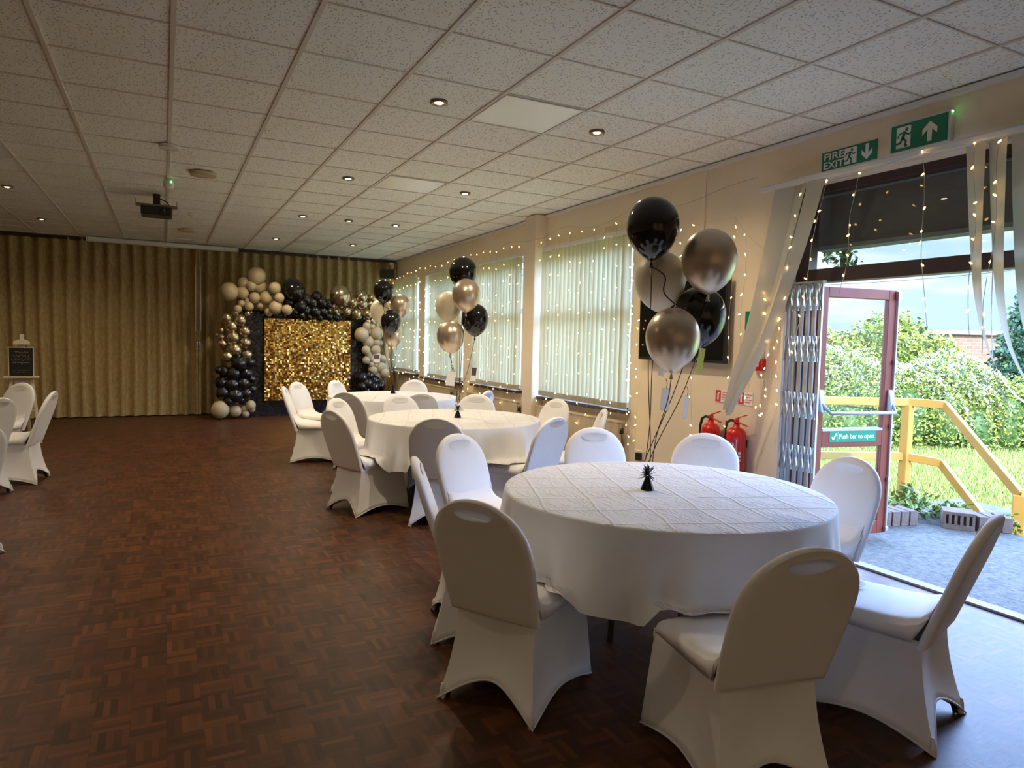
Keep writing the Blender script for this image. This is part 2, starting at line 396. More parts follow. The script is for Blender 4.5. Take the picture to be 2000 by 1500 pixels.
WN = ['window in the far right corner', 'second window from the far corner', 'window just beyond the wall pillar', 'window just before the wall pillar, nearest the television']
BL = [(11.68, 13.06), (9.6, 10.98), (7.7, 9.15), (5.43, 7.105)]
for i, ((a, b), (_, _, z0, z1)) in enumerate(zip(BL, WINS)):
    t = thing('vertical_blind', 'pale vertical blind over the ' + WN[i], 'blind', (3.995, a, z0), 0, 'vertical window blinds')
    L = b - a; hh = z1 - z0
    MB().box(-.02, .02, 0, L, hh - .015, hh + .03).build('head_rail', PVC, t, bevel=.004)
    ns = round(L / .083); pitch = L / ns; wd = .1
    for k in range(ns):
        an = math.radians(-27 + random.uniform(-4, 4)); yc = (k + .5) * pitch
        wob = random.uniform(-.004, .004)
        def fn(u, v, an=an, yc=yc, wob=wob):
            s = (u - .5) * wd; bow = .011 * (1 - (2 * u - 1) ** 2)
            z = .012 + v * (hh - .03)
            return (math.sin(an) * s + math.cos(an) * bow + wob * (1 - v), yc + math.cos(an) * s - math.sin(an) * bow, z)
        sl = MB().grid(fn, 6, 1).build('slat', BLIND, t, smooth=True, fix=False)
        def fh(u, v, fn=fn):
            p = fn(u, 0); return (p[0] - .002, p[1], p[2] + .002 + v * .055)
        MB().grid(fh, 3, 1).build('hem_weight', WEIGHT, sl, smooth=True, fix=False)

# radiators ---------------------------------------------------------------
for (a, b), lb in zip(((5.46, 7.1), (7.62, 9.2), (9.9, 11.3)), ('under the window before the pillar', 'under the window beyond the pillar', 'under the second window from the far corner')):
    t = thing('radiator', 'cream painted wall radiator ' + lb, 'radiator', (0, 0, 0))
    m = MB(); z0, z1 = .14, .63
    def fr(u, v): return (3.945 + .006 * math.cos(u * (b - a) / .05 * 2 * PI), a + u * (b - a), z0 + v * (z1 - z0))
    m.grid(fr, int((b - a) / .0125), 1); m.box(3.955, 3.99, a, b, z0, z1)
    m.build('panel', RADW, t, smooth=False)
    MB().box(3.94, 4.0, a - .01, b + .01, z1, z1 + .022).build('top_grille', RADW, t, bevel=.004)
    MB().box(3.99, XW - .002, a + .2, a + .25, .3, .45).box(3.99, XW - .002, b - .25, b - .2, .3, .45).build('bracket', RADW, t)
    MB().lathe([(0, .03), (.018, .028), (.02, -.03), (0, -.032)], 12, (3.965, a - .04, .56)).build('valve_knob', BLACK, t, smooth=True)

# ------------------------------------------------------------------ far wall: folding partition
def partition(name, x0, x1, label):
    t = thing(name, label, 'partition', (0, 0, 0), 0, None)
    def fn(u, v):
        xx = x0 + u * (x1 - x0); ph = xx / .185 * 2 * PI
        s = math.sin(ph); s = math.copysign(abs(s) ** .7, s)
        sway = .008 * math.sin(v * 5 + xx * 3)
        return (xx + sway, 13.02 + .045 * s + .01 * math.sin(xx * 1.7), .015 + v * (H - .02))
    MB().grid(fn, int((x1 - x0) / .0185), 8).build('folded_panel', PARTITION, t, smooth=True, fix=False)
    MB().box(x0, x1, 12.97, 13.06, H - .045, H - .002).build('top_track', DARKWOOD, t)
    return t
pl = partition('folding_partition', XL, .525, 'long brown folding partition curtain left of the latch, behind the easel')
pr = partition('folding_partition', .535, 4.04, 'shorter brown folding partition curtain right of the latch, behind the balloon backdrop')
for t, s in ((pl, -1), (pr, 1)):
    xx = .53 + s * .022
    MB().box(xx - .018, xx + .018, 12.93, 12.97, .02, H - .05).build('lead_post', PARTITION, t, bevel=.004)
    MB().box(xx + s * .018 - .006, xx + s * .018 + .006, 12.915, 12.93, 1.45, 2.55).build('pull_strip', ALU, t)
    h = MB().box(xx - .014, xx + .014, 12.9, 12.93, 1.13, 1.27).build('latch_plate', ALU, t, bevel=.004)
    MB().tube([(xx, 12.9, 1.24), (xx, 12.875, 1.235), (xx, 12.872, 1.17), (xx, 12.9, 1.16)], .006, 8).build('latch_handle', ALU, h, smooth=True)

# projector screen, projector, ceiling fittings ------------------------------
t = thing('projector_screen', 'long white rolled-up projector screen case at the top of the far partition', 'screen', (.04, 12.74, 2.815))
MB().box(-1.1, 1.1, -.045, .045, 0, .075).build('case', PVC, t, bevel=.015)
MB().box(-1.115, -1.1, -.05, .05, -.004, .078).box(1.1, 1.115, -.05, .05, -.004, .078).build('end_cap', PVC, t, bevel=.004)
MB().box(-.03, .03, -.012, .012, -.018, 0).build('pull_tab', PVC, t)
t = thing('projector', 'black projector hanging on a bracket under the ceiling', 'projector', (-.055, 8.43, 2.65))
MB().box(-.15, .15, -.15, .13, .005, .1).build('body', BLACK, t, bevel=.012)
MB().box(-.2, .2, -.03, .03, .105, .135).box(-.2, -.194, -.03, .03, .135, .18).box(.194, .2, -.03, .03, .135, .18).build('bracket', BRONZE, t, bevel=.002)
MB().box(-.035, .035, -.03, .03, .135, H - 2.65).build('mount_pole', BLACK, t, bevel=.004)
MB().lathe([(0, -.01), (.03, -.01), (.03, .02), (0, .02)], 20, (.06, -.16, .05)).build('lens', BLACKSCREEN, t, smooth=True)
MB().tube([(.03, 0, .2), (.1, 0, .17), (.13, .02, .12), (.12, .06, .09)], .006, 6).build('cable', BLACK, t, smooth=True)
t = thing('motion_sensor', 'small white sensor cylinder with a green light hanging above the projector', 'sensor', (.055, 7.51, H - .1))
MB().lathe([(0, 0), (.035, .002), (.047, .02), (.047, .07), (.03, .1), (0, .1)], 20).build('housing', PVC, t, smooth=True)
MB().box(.02, .028, -.049, -.044, .06, .068).build('indicator_light', LED, t)
for i, (px, py, r, lb, nm) in enumerate(((.05, 6.21, .075, 'small round white ceiling rose in line with the projector', 'ceiling_rose'), (.34, 7.08, .115, 'larger round beige ceiling speaker beside the sensor', 'ceiling_speaker'), (.31, 11.05, .115, 'round beige ceiling speaker near the projector screen', 'ceiling_speaker'))):
    t = thing(nm, lb, 'ceiling speaker' if 'sp' in nm else 'ceiling rose', (px, py, H - .02))
    MB().lathe([(0, .004), (r * .85, .002), (r, .008), (r, .0235), (0, .0235)], 32).build('cover', PVC if i == 0 else RADW, t, smooth=True)
    MB().lathe([(r * .88, .0005), (r * .98, -.002), (r, .006), (r * .9, .006)], 32).build('rim', PVC if i == 0 else RADW, t, smooth=True)
t = thing('smoke_detector', 'tiny white smoke detector on the ceiling right of the projector', 'detector', (.33, 9.54, H - .035))
MB().lathe([(0, 0), (.025, .002), (.04, .015), (.05, .03), (.05, .039), (0, .039)], 20).build('body', PVC, t, smooth=True)
MB().lathe([(.041, .012), (.046, .014), (.046, .02), (.041, .022)], 20).build('vent_ring', GRID, t, smooth=True)

# ceiling light panels
for k, (i, j, lb) in enumerate(((3, 0, 'flat pale light diffuser tile in the ceiling between two near downlights'), (3, 4, 'flat pale light diffuser tile in the ceiling above the middle table'), (3, 12, 'dull flat diffuser tile in the ceiling close to the far partition'))):
    x0 = .053 + .6 * i; y0 = 3.818 + .6 * j
    t = thing('ceiling_light_panel', lb, 'light panel', (x0 + .3, y0 + .3, H), 0)
    MB().box(-.285, .285, -.285, .285, .006, .0118).build('diffuser', PRISM, t)
    MB().box(-.29, .29, -.29, -.278, 0, .006).box(-.29, .29, .278, .29, 0, .006).box(-.29, -.278, -.278, .278, 0, .006).box(.278, .29, -.278, .278, 0, .006).build('frame', PVC, t)

# downlights
dl0 = None; DL = []
rows = [(4.17, 'row nearest the camera'), (6.56, 'second row'), (8.91, 'third row'), (11.2, 'last row by the far partition')]
for yy, rl in rows:
    for xx, cl in ((2.75, 'column along the windows'), (1.56, 'column over the tables'), (-1.45, 'column over the left tables'), (-4.0, 'column by the left wall')):
        if xx == -4.0: continue
        DL.append((xx, yy, 'small round bronze downlight, %s, %s' % (rl, cl)))
DL.append((2.13, 8.91, 'small round bronze downlight between the two others of the third row'))
for yy, xx in ((-.6, -1.45), (-3.0, 1.56), (-3.0, -1.45)): DL.append((xx, yy, 'small round bronze downlight added unseen behind the camera as fill'))  # unseen lamps added behind the camera for fill light
lampdata = bpy.data.lights.new('downlight_lamp', 'SPOT'); lampdata.energy = 21; lampdata.color = (1, .81, .57)
weak = lampdata.copy(); lampdata.spot_size = math.radians(155); lampdata.spot_blend = .9; lampdata.shadow_soft_size = .04
for a_ in ('spot_size', 'spot_blend', 'shadow_soft_size'): setattr(weak, a_, getattr(lampdata, a_))
weak.energy = lampdata.energy * .7
for xx, yy, lb in DL:
    if dl0 is None:
        dl0 = thing('downlight', lb, 'downlight', (xx, yy, H), 0, 'ceiling downlights')
        MB().lathe([(.028, .004), (.03, -.002), (.048, -.007), (.055, -.003), (.055, .012), (.03, .012)], 28).build('ring', BRONZE, dl0, smooth=True)
        MB().lathe([(0, -.004), (.02, -.003), (.027, .003), (.027, .008), (0, .008)], 20).build('lamp', LAMP, dl0, smooth=True)
        lo = bpy.data.objects.new('light_source', lampdata); C.objects.link(lo); lo.parent = dl0; lo.location = (0, 0, -.02)
    else:
        q = dup(dl0, (xx, yy, H), 0, lb)
        if yy > 8:                               # the two far rows carry weaker lamps
            for ch in q.children:
                if ch.type == 'LIGHT': ch.data = weak

# ------------------------------------------------------------------ chairs
def chair_meshes():
    out = {}
    # backrest: rounded slab leaning back
    zb, zt = .352, .84; yb, yt = .052, -.115
    def yl(z): return yb + (yt - yb) * (z - zb) / (zt - zb)
    def half(z):
        if z < .63: return .195 + .017 * math.sin((z - zb) / (.63 - zb) * PI / 2)
        q = min(1, (z - .63) / (zt - .63)); return .212 * math.sqrt(max(0, 1 - q ** 2.3))
    zs = [zb + (.63 - zb) * k / 8 for k in range(8)] + [.63 + (zt - .63) * math.sin(PI / 2 * k / 14) for k in range(15)]
    outl = [(half(z), z) for z in zs]; poly = outl + [(-x, z) for x, z in reversed(outl[:-1])]
    n = len(poly); m = MB(); cx, cz = 0, .58
    rings = []
    for off, sc_ in ((-.003, .0), (-.0035, .55), (-.002, .88), (.0, .965), (.007, .992), (.017, 1.0), (.027, .99), (.033, .955), (.037, .85), (.04, .5), (.041, 0)):
        if sc_ == 0: rings.append([(0, yl(cz) + off, cz)]); continue
        rings.append([(x * sc_, yl(cz + (z - cz) * sc_) + off, cz + (z - cz) * sc_) for x, z in poly])
    vs = []; idx = []
    for r in rings: idx.append(list(range(len(vs), len(vs) + len(r)))); vs += r
    fs = []
    for a, b in zip(idx, idx[1:]):
        for k in range(n):
            k2 = (k + 1) % n
            if len(a) == 1: fs.append((a[0], b[k2], b[k]))
            elif len(b) == 1: fs.append((a[k], a[k2], b[0]))
            else: fs.append((a[k], a[k2], b[k2], b[k]))
    m.add(vs, fs); out['backrest'] = m
    # seat: stretched fabric sweeping from the backrest down over the cushion
    prof = [(.005, .60), (.02, .545), (.045, .497), (.08, .463), (.125, .446), (.2, .438), (.3, .436), (.38, .434), (.43, .428), (.455, .41), (.463, .385), (.465, .36)]
    m = MB(); rows_ = []
    for k, (yy, zz) in enumerate(prof):
        hw = .185 + .012 * min(1, k / 4); row = []
        bot = min(zz - .03, .372) if k < 10 else zz - .001
        dome = .008 if 3 < k < 9 else 0
        for s in (-1., -.99, -.95, -.8, -.5, 0, .5, .8, .95, .99, 1.):
            zz2 = zz + dome * (1 - s * s) - (.004 if abs(s) > .94 else 0) - (.016 if abs(s) > .985 else 0)
            row.append((hw * s, yy, zz2))
        row = [(-hw * .985, max(yy, .10), bot)] + row + [(hw * .985, max(yy, .10), bot)]
        rows_.append(row)
    w_ = len(rows_[0]); vs = [p for r in rows_ for p in r]
    fs = [(a * w_ + b, a * w_ + b + 1, (a + 1) * w_ + b + 1, (a + 1) * w_ + b) for a in range(len(rows_) - 1) for b in range(w_ - 1)]
    m.add(vs, fs); out['seat'] = m
    # skirt: four sides pulled to the feet, arched hems
    top = [(-.17, .07), (.17, .07), (.194, .462), (-.194, .462)]
    bot = [(-.214, -.004), (.214, -.004), (.21, .52), (-.21, .52)]
    arch = [.105, .055, .06, .055]; n = 14; nv = 12
    ring = []
    for sd in range(4):
        for k in range(n): ring.append((sd, k / n))
    def fn(u, v):
        i = int(round(u * len(ring))) % len(ring); sd, s = ring[i]; a, b = sd, (sd + 1) % 4
        tx = top[a][0] + (top[b][0] - top[a][0]) * s; ty = top[a][1] + (top[b][1] - top[a][1]) * s
        bx = bot[a][0] + (bot[b][0] - bot[a][0]) * s; by = bot[a][1] + (bot[b][1] - bot[a][1]) * s
        zh = arch[sd] * (1 - abs(2 * s - 1) ** 2.0) + .004; zt_ = .375
        z = zt_ + (zh - zt_) * v; q = 1 - (z / zt_)
        rear = 1 - min(1, max(0, (ty - .055) / .407))
        px = tx + (bx - tx) * (q ** (1 + .9 * rear)); py = ty + (by - ty) * (q ** (1 + .8 * rear))
        ins = .03 * math.sin(PI * s) * math.sin(PI * min(1, q * 1.05)) if 0 < s < 1 else 0
        cen = Vector((0, .25, 0)); d = (cen - Vector((px, py, 0))).normalized()
        return (px + d.x * ins, py + d.y * ins, z)
    m = MB(); m.grid(fn, len(ring), nv, wrapu=True); out['skirt'] = m
    hm = MB(); pts = [Vector(fn(i / len(ring), 1)) for i in range(len(ring) + 1)]; hm.tube(pts, .0045, 6); out['hem'] = hm
    feet = []
    for (bx, by), s, f in ((bot[0], -1, -1), (bot[1], 1, -1), (bot[2], 1, 1), (bot[3], -1, 1)):
        fm = MB(); fm.lathe([(0, 0), (.011, 0), (.0125, .012), (.0105, .04), (.005, .06), (0, .061)], 10, (bx - s * .015, by - f * .016, .001)); feet.append(fm)
    out['feet'] = feet
    legs = []
    for (bx, by), (tx, ty) in zip(bot, top):
        lm = MB(); lm.tube([(bx * .88, .25 + (by - .25) * .88, .003), (tx * .72, .25 + (ty - .25) * .72, .36)], .010, 8); legs.append(lm)
    out['legs'] = legs
    return out
CM = chair_meshes()
ch0 = thing('banquet_chair', 'x', 'chair')
br_ = CM['backrest'].build('backrest', FABRIC, None, smooth=True)
cut = MB().lathe([(math.sin(PI * q / 16) if 0 < q < 16 else 0, math.cos(PI * q / 16)) for q in range(17)], 32)
cut.v = [(x * .088, -.07 + y * .12, .786 + z * (.020 if z > 0 else .030)) for x, y, z in cut.v]
cut = cut.build('cutter', FABRIC)
bo = br_.modifiers.new('hole', 'BOOLEAN'); bo.operation = 'DIFFERENCE'; bo.object = cut; bo.solver = 'EXACT'
bpy.context.view_layer.update()
hm_ = bpy.data.meshes.new_from_object(br_.evaluated_get(bpy.context.evaluated_depsgraph_get()))
br_.modifiers.clear(); br_.data = hm_; hm_.name = 'backrest'; bpy.data.objects.remove(cut); br_.parent = ch0; smooth_by_angle(br_, .8)
THIN = m_translucent('thin_stretched_cover', (.80, .79, .78), .65); THICK = m_translucent('stretched_cover_front', (.80, .79, .78), .22)
def hole_sheet(off, mi):
    pts = [(.09 * math.cos(2 * PI * k / 32), .786 + (.021 if math.sin(2 * PI * k / 32) > 0 else .031) * math.sin(2 * PI * k / 32)) for k in range(32)]
    yl = lambda z: .052 + (-.167) * (z - .352) / .488
    m = MB(); m.add([(0, yl(.785) + off[1], .785)] + [(x, yl(z) + off[0], z) for x, z in pts], [(0, 1 + k, 1 + (k + 1) % 32) for k in range(32)], mi); return m
hs_ = hole_sheet((-.0045, .004), 0).add(*(lambda q: (q.v, q.f))(hole_sheet((.041, .037), 1)), 1).build('handle_cover', [THIN, THICK], br_, smooth=True)
hs_['label'] = 'thin stretched fabric over the hand hole'
CM['seat'].build('seat', FABRIC, ch0, smooth=True, solid=.004)
sk = CM['skirt'].build('skirt', FABRIC, ch0, solid=.003); smooth_by_angle(sk, .9)
CM['hem'].build('hem', SEAM, sk, smooth=True)
for f in CM['feet']: f.build('foot_pocket', SEAM, ch0, smooth=True)
for f in CM['legs']: f.build('leg', BLACK, ch0, smooth=True)
T1 = (2.107, 2.536); T2 = (2.287, 5.588); T3 = (2.435, 7.892)
G1, G2, G3, G4 = 'chairs at the table by the open door', 'chairs at the middle table', 'chairs at the far table', 'chairs at the left edge'
CH = [
 (1.064, 2.267, .562, G1, 'dark shaded chair back at the left front of the table by the open door'),
 (1.674, 1.420, 1.373, G1, 'chair cut by the bottom edge, its olive shaded back turned to the camera'),
 (2.574, 1.431, 1.883, G1, 'white covered chair seen from the side with seat turned left, beside the door threshold'),
 (3.143, 2.379, 3.068, G1, 'bluish white covered chair standing directly before the open door leaf'),
 (3.072, 3.302, -2.330, G1, 'white covered chair whose rounded back hides the fire extinguishers'),
 (2.554, 3.758, -1.848, G1, 'white covered chair behind the door-side table, facing the camera below the window before the pillar'),
 (1.613, 3.748, -1.154, G1, 'bright bluish white chair facing right, between the middle table and the dark-backed front chair'),
 (1.163, 3.100, -.354, G1, 'white covered chair seen as a thin edge just left of the dark-backed front chair'),
 (1.253, 5.426, .344, G2, 'white covered chair with a brown shaded back at the left end of the middle table'),
 (1.807, 4.745, 1.090, G2, 'white covered chair with a lilac grey back at the near side of the middle table'),
 (1.491, 6.357, -.812, G2, 'white covered chair facing right, peeking over the brown-backed chair of the middle table'),
 (2.15, 6.64, -1.396, G2, 'pale grey rounded chair back behind the middle table, left of its balloon weight'),
 (2.898, 6.533, -2.174, G2, 'beige grey rounded chair back behind the middle table, right of its balloon weight'),
 (3.438, 5.886, -2.939, G2, 'beige shaded chair by the radiator at the right end of the middle table'),
 (2.629, 4.563, 1.962, G2, 'pale blue chair back leaning right at the near right of the middle table'),
 (3.327, 4.958, 2.687, G2, 'white covered chair seen as a thin upright edge against the radiator'),
 (1.75, 7.18, .760, G3, 'chair with a brown and lilac back at the near left of the far table'),
 (2.42, 6.94, 1.518, G3, 'dark grey chair back at the near side of the far table'),
 (3.05, 9.02, -2.25, G3, 'beige rounded chair back on the window side of the far table'),
 (2.06, 9.0, -.80, G3, 'cream rounded chair back of the far table standing before the gold sequins'),
 (1.531, 8.730, -.747, G3, 'cream chair facing right at the left end of the far table'),
 (1.289, 8.002, -.272, G3, 'leftmost chair of the far table, seen from the side with a straight thin back'),
 (3.233, 7.138, 2.271, G3, 'small lilac chair back showing just beside the wall pillar'),
 (-1.014, 7.651, 3.020, G4, 'white covered chair leaning right at the left edge, seen from the side before the partition'),
 (-1.415, 8.854, -2.3, G4, 'cream covered chair standing in front of the easel'),
 (-1.298, 7.042, 2.529, G4, 'lilac shaded chair back cut by the left edge of the view'),
 (-1.05, 5.08, 2.42, G4, 'white chair of which only a hem corner shows at the left edge')]
first = True
for x, y, th, gr, lb in CH:
    if first:
        ch0.location = (x, y, 0); ch0.rotation_euler = (0, 0, th - PI / 2); ch0['label'] = lb; ch0['group'] = gr; first = False
    else: dup(ch0, (x, y, 0), th - PI / 2, lb, gr)

# ------------------------------------------------------------------ tables and cloths
ZT = .72
def table(cx, cy, lab, lab2, zh, seed, n_fold):
    t = thing('round_table', lab, 'table', (cx, cy, 0), seed * .7, 'round banquet tables')
    MB().lathe([(0, ZT - .03), (.735, ZT - .03), (.745, ZT - .026), (.745, ZT - .004), (.74, ZT - .001), (0, ZT - .001)], 64).build('tabletop', WOODPALE, t)
    for k in range(4):
        a = PI / 4 + k * PI / 2
        MB().tube([(.22 * math.cos(a), .22 * math.sin(a), ZT - .03), (.24 * math.cos(a), .24 * math.sin(a), .006)], .016, 8).build('leg', ALU, t, smooth=True)
    R = .752; rnd = random.Random(seed); ph = [rnd.uniform(0, 2 * PI) for _ in range(6)]
    near = [(x, y, th) for x, y, th, *_ in CH if math.hypot(x - cx, y - cy) < 1.5]
    na = 240; rows_ = []
    for k in range(1, 15): rows_.append(('t', R * (k / 14) * .985))
    for k in range(1, 5): rows_.append(('e', k / 4))
    for k in range(1, 15): rows_.append(('s', k / 14))
    def P(a, kind, q):
        if kind == 't':
            rr = q; wz = .0012 * math.sin(9 * rr * math.cos(a) / .3 + ph[0]) * math.sin(7 * rr * math.sin(a) / .3 + ph[1])
            return [cx + rr * math.cos(a), cy + rr * math.sin(a), ZT + .003 + wz]
        if kind == 'e':
            e = q * PI / 2; rr = R * .985 + .012 * math.sin(e); return [cx + rr * math.cos(a), cy + rr * math.sin(a), ZT + .003 - .012 * (1 - math.cos(e))]
        hem = zh + .028 * math.sin(4 * a + ph[2]) + .014 * math.sin(n_fold * a + ph[3])
        z0 = ZT - .009; z = z0 + (hem - z0) * q
        f = .55 * math.sin(n_fold * a + ph[3] + .5 * math.sin(3 * a + ph[4])) + .3 * math.sin((n_fold * 2 + 3) * a + ph[5]) + .15 * math.sin((n_fold * 3 + 1) * a)
        rr = R * .985 + .014 + q ** 1.2 * .03 + .045 * f * q ** 1.05
        # where a chair seat is pushed under the table the hem comes to rest on the seat
        X = cx + rr * math.cos(a); Y = cy + rr * math.sin(a)
        for (hx, hy, th) in near:
            fx, fy = math.cos(th), math.sin(th)
            fwd = (X - hx) * fx + (Y - hy) * fy; lat = (X - hx) * fy - (Y - hy) * fx
            if fwd < .52 and abs(lat) < .265 and z < .457:
                wl = 1 if abs(lat) < .225 else (.265 - abs(lat)) / .04
                ex = (.457 - z) * wl
                back = max(0, min(ex * .9, fwd - .17))
                z = z + ex; X -= fx * back; Y -= fy * back; z += .004 * math.sin(back * 90)
        return [X, Y, z]
    vs = [(cx, cy, ZT + .003)]; fs = []
    for kind, q in rows_:
        for k in range(na): vs.append(P(2 * PI * k / na, kind, q))
    for k in range(na): fs.append((0, 1 + k, 1 + (k + 1) % na))
    for r in range(len(rows_) - 1):
        for k in range(na): fs.append((1 + r * na + k, 1 + (r + 1) * na + k, 1 + (r + 1) * na + (k + 1) % na, 1 + r * na + (k + 1) % na))
    vs = [(x - cx, y - cy, z) for x, y, z in vs]
    cl = MB().add(vs, fs).build('tablecloth', CLOTH, None, smooth=True); cl.location = (cx, cy, 0)
    tag(cl, lab2, 'tablecloth', 'white round tablecloths')
table(*T1, 'round banquet table under the wrinkled cloth by the open door', 'wrinkled bluish white cloth on the large table by the open door', .40, 3, 13)
table(*T2, 'round banquet table under the middle cloth', 'white cloth on the middle table beside the lilac-backed chair', .33, 5, 14)
table(*T3, 'round banquet table under the far cloth before the gold sequins', 'cream-lit white cloth on the far table before the gold sequins', .33, 8, 12)

# ------------------------------------------------------------------ balloon bunches
def balloon_mb(d, c=(0, 0, 0), squat=1.0, n=28):
    R = d / 2; prof = []
    for k in range(25):
        a = PI * k / 24; ca = math.cos(a)
        zz = d * (.54 * ca if ca > 0 else .68 * ca * squat)
        rr = R * math.sin(a) ** (1 + .42 * max(0, -ca)) if 0 < k < 24 else 0
        prof.append((rr, zz))
    zb = prof[-1][1]
    prof = prof[:-1] + [(.006, zb + .004), (.004, zb - .004), (.009, zb - .016), (0, zb - .016)]
    return MB().lathe(prof, n, c), zb - .016
cam = Vector((0, 0, CAMZ))
def bunch(wpos, items, names, tname, seed):
    rnd = random.Random(seed)
    wt = thing('balloon_weight', 'black foil balloon weight with a spiky tuft on the ' + tname, 'balloon weight', wpos, 0, 'balloon weights')
    MB().lathe([(0, 0), (.031, 0), (.032, .004), (.010, .062), (0, .066)], 18).build('base', FOIL, wt)
    tf = MB()
    for k in range(60):
        a = rnd.uniform(0, 2 * PI); el = rnd.uniform(-.5, 1.2); L = rnd.uniform(.03, .058)
        d = Vector((math.cos(a) * math.cos(el), math.sin(a) * math.cos(el), math.sin(el))); s = d.cross(Vector((0, 0, 1))).normalized() * .0028
        p = Vector((0, 0, .07)); e = p + d * L; u = s.cross(d).normalized() * .001
        tf.add([p - s, p + s, e + s * .6, e - s * .6, p - s + u, p + s + u, e + s * .6 + u, e - s * .6 + u], [(0, 1, 2, 3), (7, 6, 5, 4), (0, 4, 5, 1), (1, 5, 6, 2), (2, 6, 7, 3), (3, 7, 4, 0)])
    tf.build('foil_tuft', FOIL, wt)
    for i, ((P, dep, d, m, lb)) in enumerate(items):
        P = Vector(P); v = P - cam; P = cam + v * (1 + dep / v.length); d = d * (1 + dep / v.length)
        o = thing('helium_balloon', lb + ' in the bunch above the ' + tname, 'balloon', P, 0, 'helium balloons on ribbons')
        mb, zk = balloon_mb(d); mb.build('balloon_skin', m, o, smooth=True)
        MB().lathe([(0, .006), (.008, .004), (.006, -.004), (.012, -.012), (0, -.013)], 10, (0, 0, zk)).build('knot', m, o, smooth=True)
        a = 2 * PI * i / 5 + .4; end = Vector(wpos) + Vector((.02 * math.cos(a), .02 * math.sin(a), .135)) - P
        st = Vector((0, 0, zk - .012)); pts = []
        for k in range(13):
            q = k / 12; p = st.lerp(end, q); sw = math.sin(q * PI) * .012
            pts.append(p + Vector((sw * math.cos(a + 4 * q), sw * math.sin(a + 4 * q), 0)))
        rb = MB().tube(pts, .0022, 6).build('ribbon', RIBBON, o, smooth=True)
        if i == 0:
            MB().tube([st + Vector((.14 * q + .028 * math.sin(q * 7.5), -.07 * q - .01 * math.sin(q * 7.5), -.22 * q ** 1.2)) for q in [k / 24 for k in range(25)]], .003, 6).build('curled_ribbon', RIBBON, o, smooth=True)
bunch((2.026, 2.552, ZT + .004), [((2.059, 2.623, 1.967), 0, .247, BLACKLAT, 'topmost black balloon'), ((2.088, 2.591, 1.719), .18, .237, CREAMLAT, 'cream balloon behind the ribbon'),
   ((2.295, 2.493, 1.819), 0, .255, GOLDLAT, 'upper metallic gold balloon'), ((2.253, 2.496, 1.555), .16, .241, BLACKLAT, 'lower black balloon'), ((2.139, 2.546, 1.446), -.13, .252, GOLDLAT, 'lowest metallic gold balloon')], None, 'table by the open door', 1)
bunch((2.30, 5.56, ZT + .004), [((2.36, 5.641, 2.01), .07, .243, BLACKLAT, 'topmost black balloon'), ((2.24, 5.68, 1.707), .14, .229, CREAMLAT, 'cream balloon at the left'),
   ((2.383, 5.615, 1.813), -.16, .247, GOLDLAT, 'upper metallic gold balloon'), ((2.451, 5.565, 1.598), .06, .241, BLACKLAT, 'lower black balloon'), ((2.257, 5.653, 1.445), -.06, .243, GOLDLAT, 'lowest metallic gold balloon')], None, 'middle table', 2)
bunch((2.53, 8.22, ZT + .004), [((2.377, 8.152, 1.984), 0, .245, BLACKLAT, 'topmost black balloon'), ((2.338, 8.154, 1.741), .13, .24, CREAMLAT, 'cream balloon at the left'),
   ((2.552, 8.051, 1.812), .07, .241, GOLDLAT, 'upper metallic gold balloon'), ((2.452, 8.088, 1.617), -.13, .243, BLACKLAT, 'lower black balloon'), ((2.473, 8.065, 1.439), .13, .215, GOLDLAT, 'lowest metallic gold balloon')], None, 'far table', 3)
# tags hanging on the ribbons
def hang_tag(pos, w_, h_, mt, rx, rz, label, dark=None):
    t = thing('hang_tag', label, 'tag', pos, rz)
    MB().box(-w_ / 2, w_ / 2, -.001, .001, -h_, 0).build('card', mt, t).rotation_euler = (0, rx, 0)
    if dark: MB().box(-w_ * .42, w_ * .42, -.0018, -.001, -h_ * .6, -h_ * .06).build('printed_picture', dark, t).rotation_euler = (0, rx, 0)
    MB().tube([(0, 0, -.004), (.004, 0, .02), (-.003, 0, .045)], .0012, 5).build('tie', RIBBON, t)
hang_tag((2.21, 2.42, 1.395), .028, .115, PAPERY, .12, -.5, 'narrow yellow-lit card hanging below the lower black balloon by the television')
hang_tag((2.09, 2.52, 1.205), .042, .105, PAPER, .06, -.5, 'white card with a dark ribbon curl below the lowest gold balloon of the near bunch')
hang_tag((2.2, 2.5, 1.17), .02, .11, PAPER, .08, -.9, 'narrow white card hanging left of the fire extinguishers')
hang_tag((2.06, 2.5, 1.33), .03, .07, PAPER, .3, -.3, 'small folded card tucked under the lowest gold balloon of the near bunch')
hang_tag((2.235, 5.56, 1.13), .075, .125, PAPER, .1, -.4, 'square white card on the ribbons above the middle table')
hang_tag((2.47, 5.60, 1.17), .05, .13, PAPER, .1, -.4, 'card with a dark picture on the ribbons above the middle table', CARDDARK)
hang_tag((2.30, 8.15, 1.21), .08, .1, PAPER, .0, -.3, 'small dark printed card on the ribbons above the far table', CARDDARK)

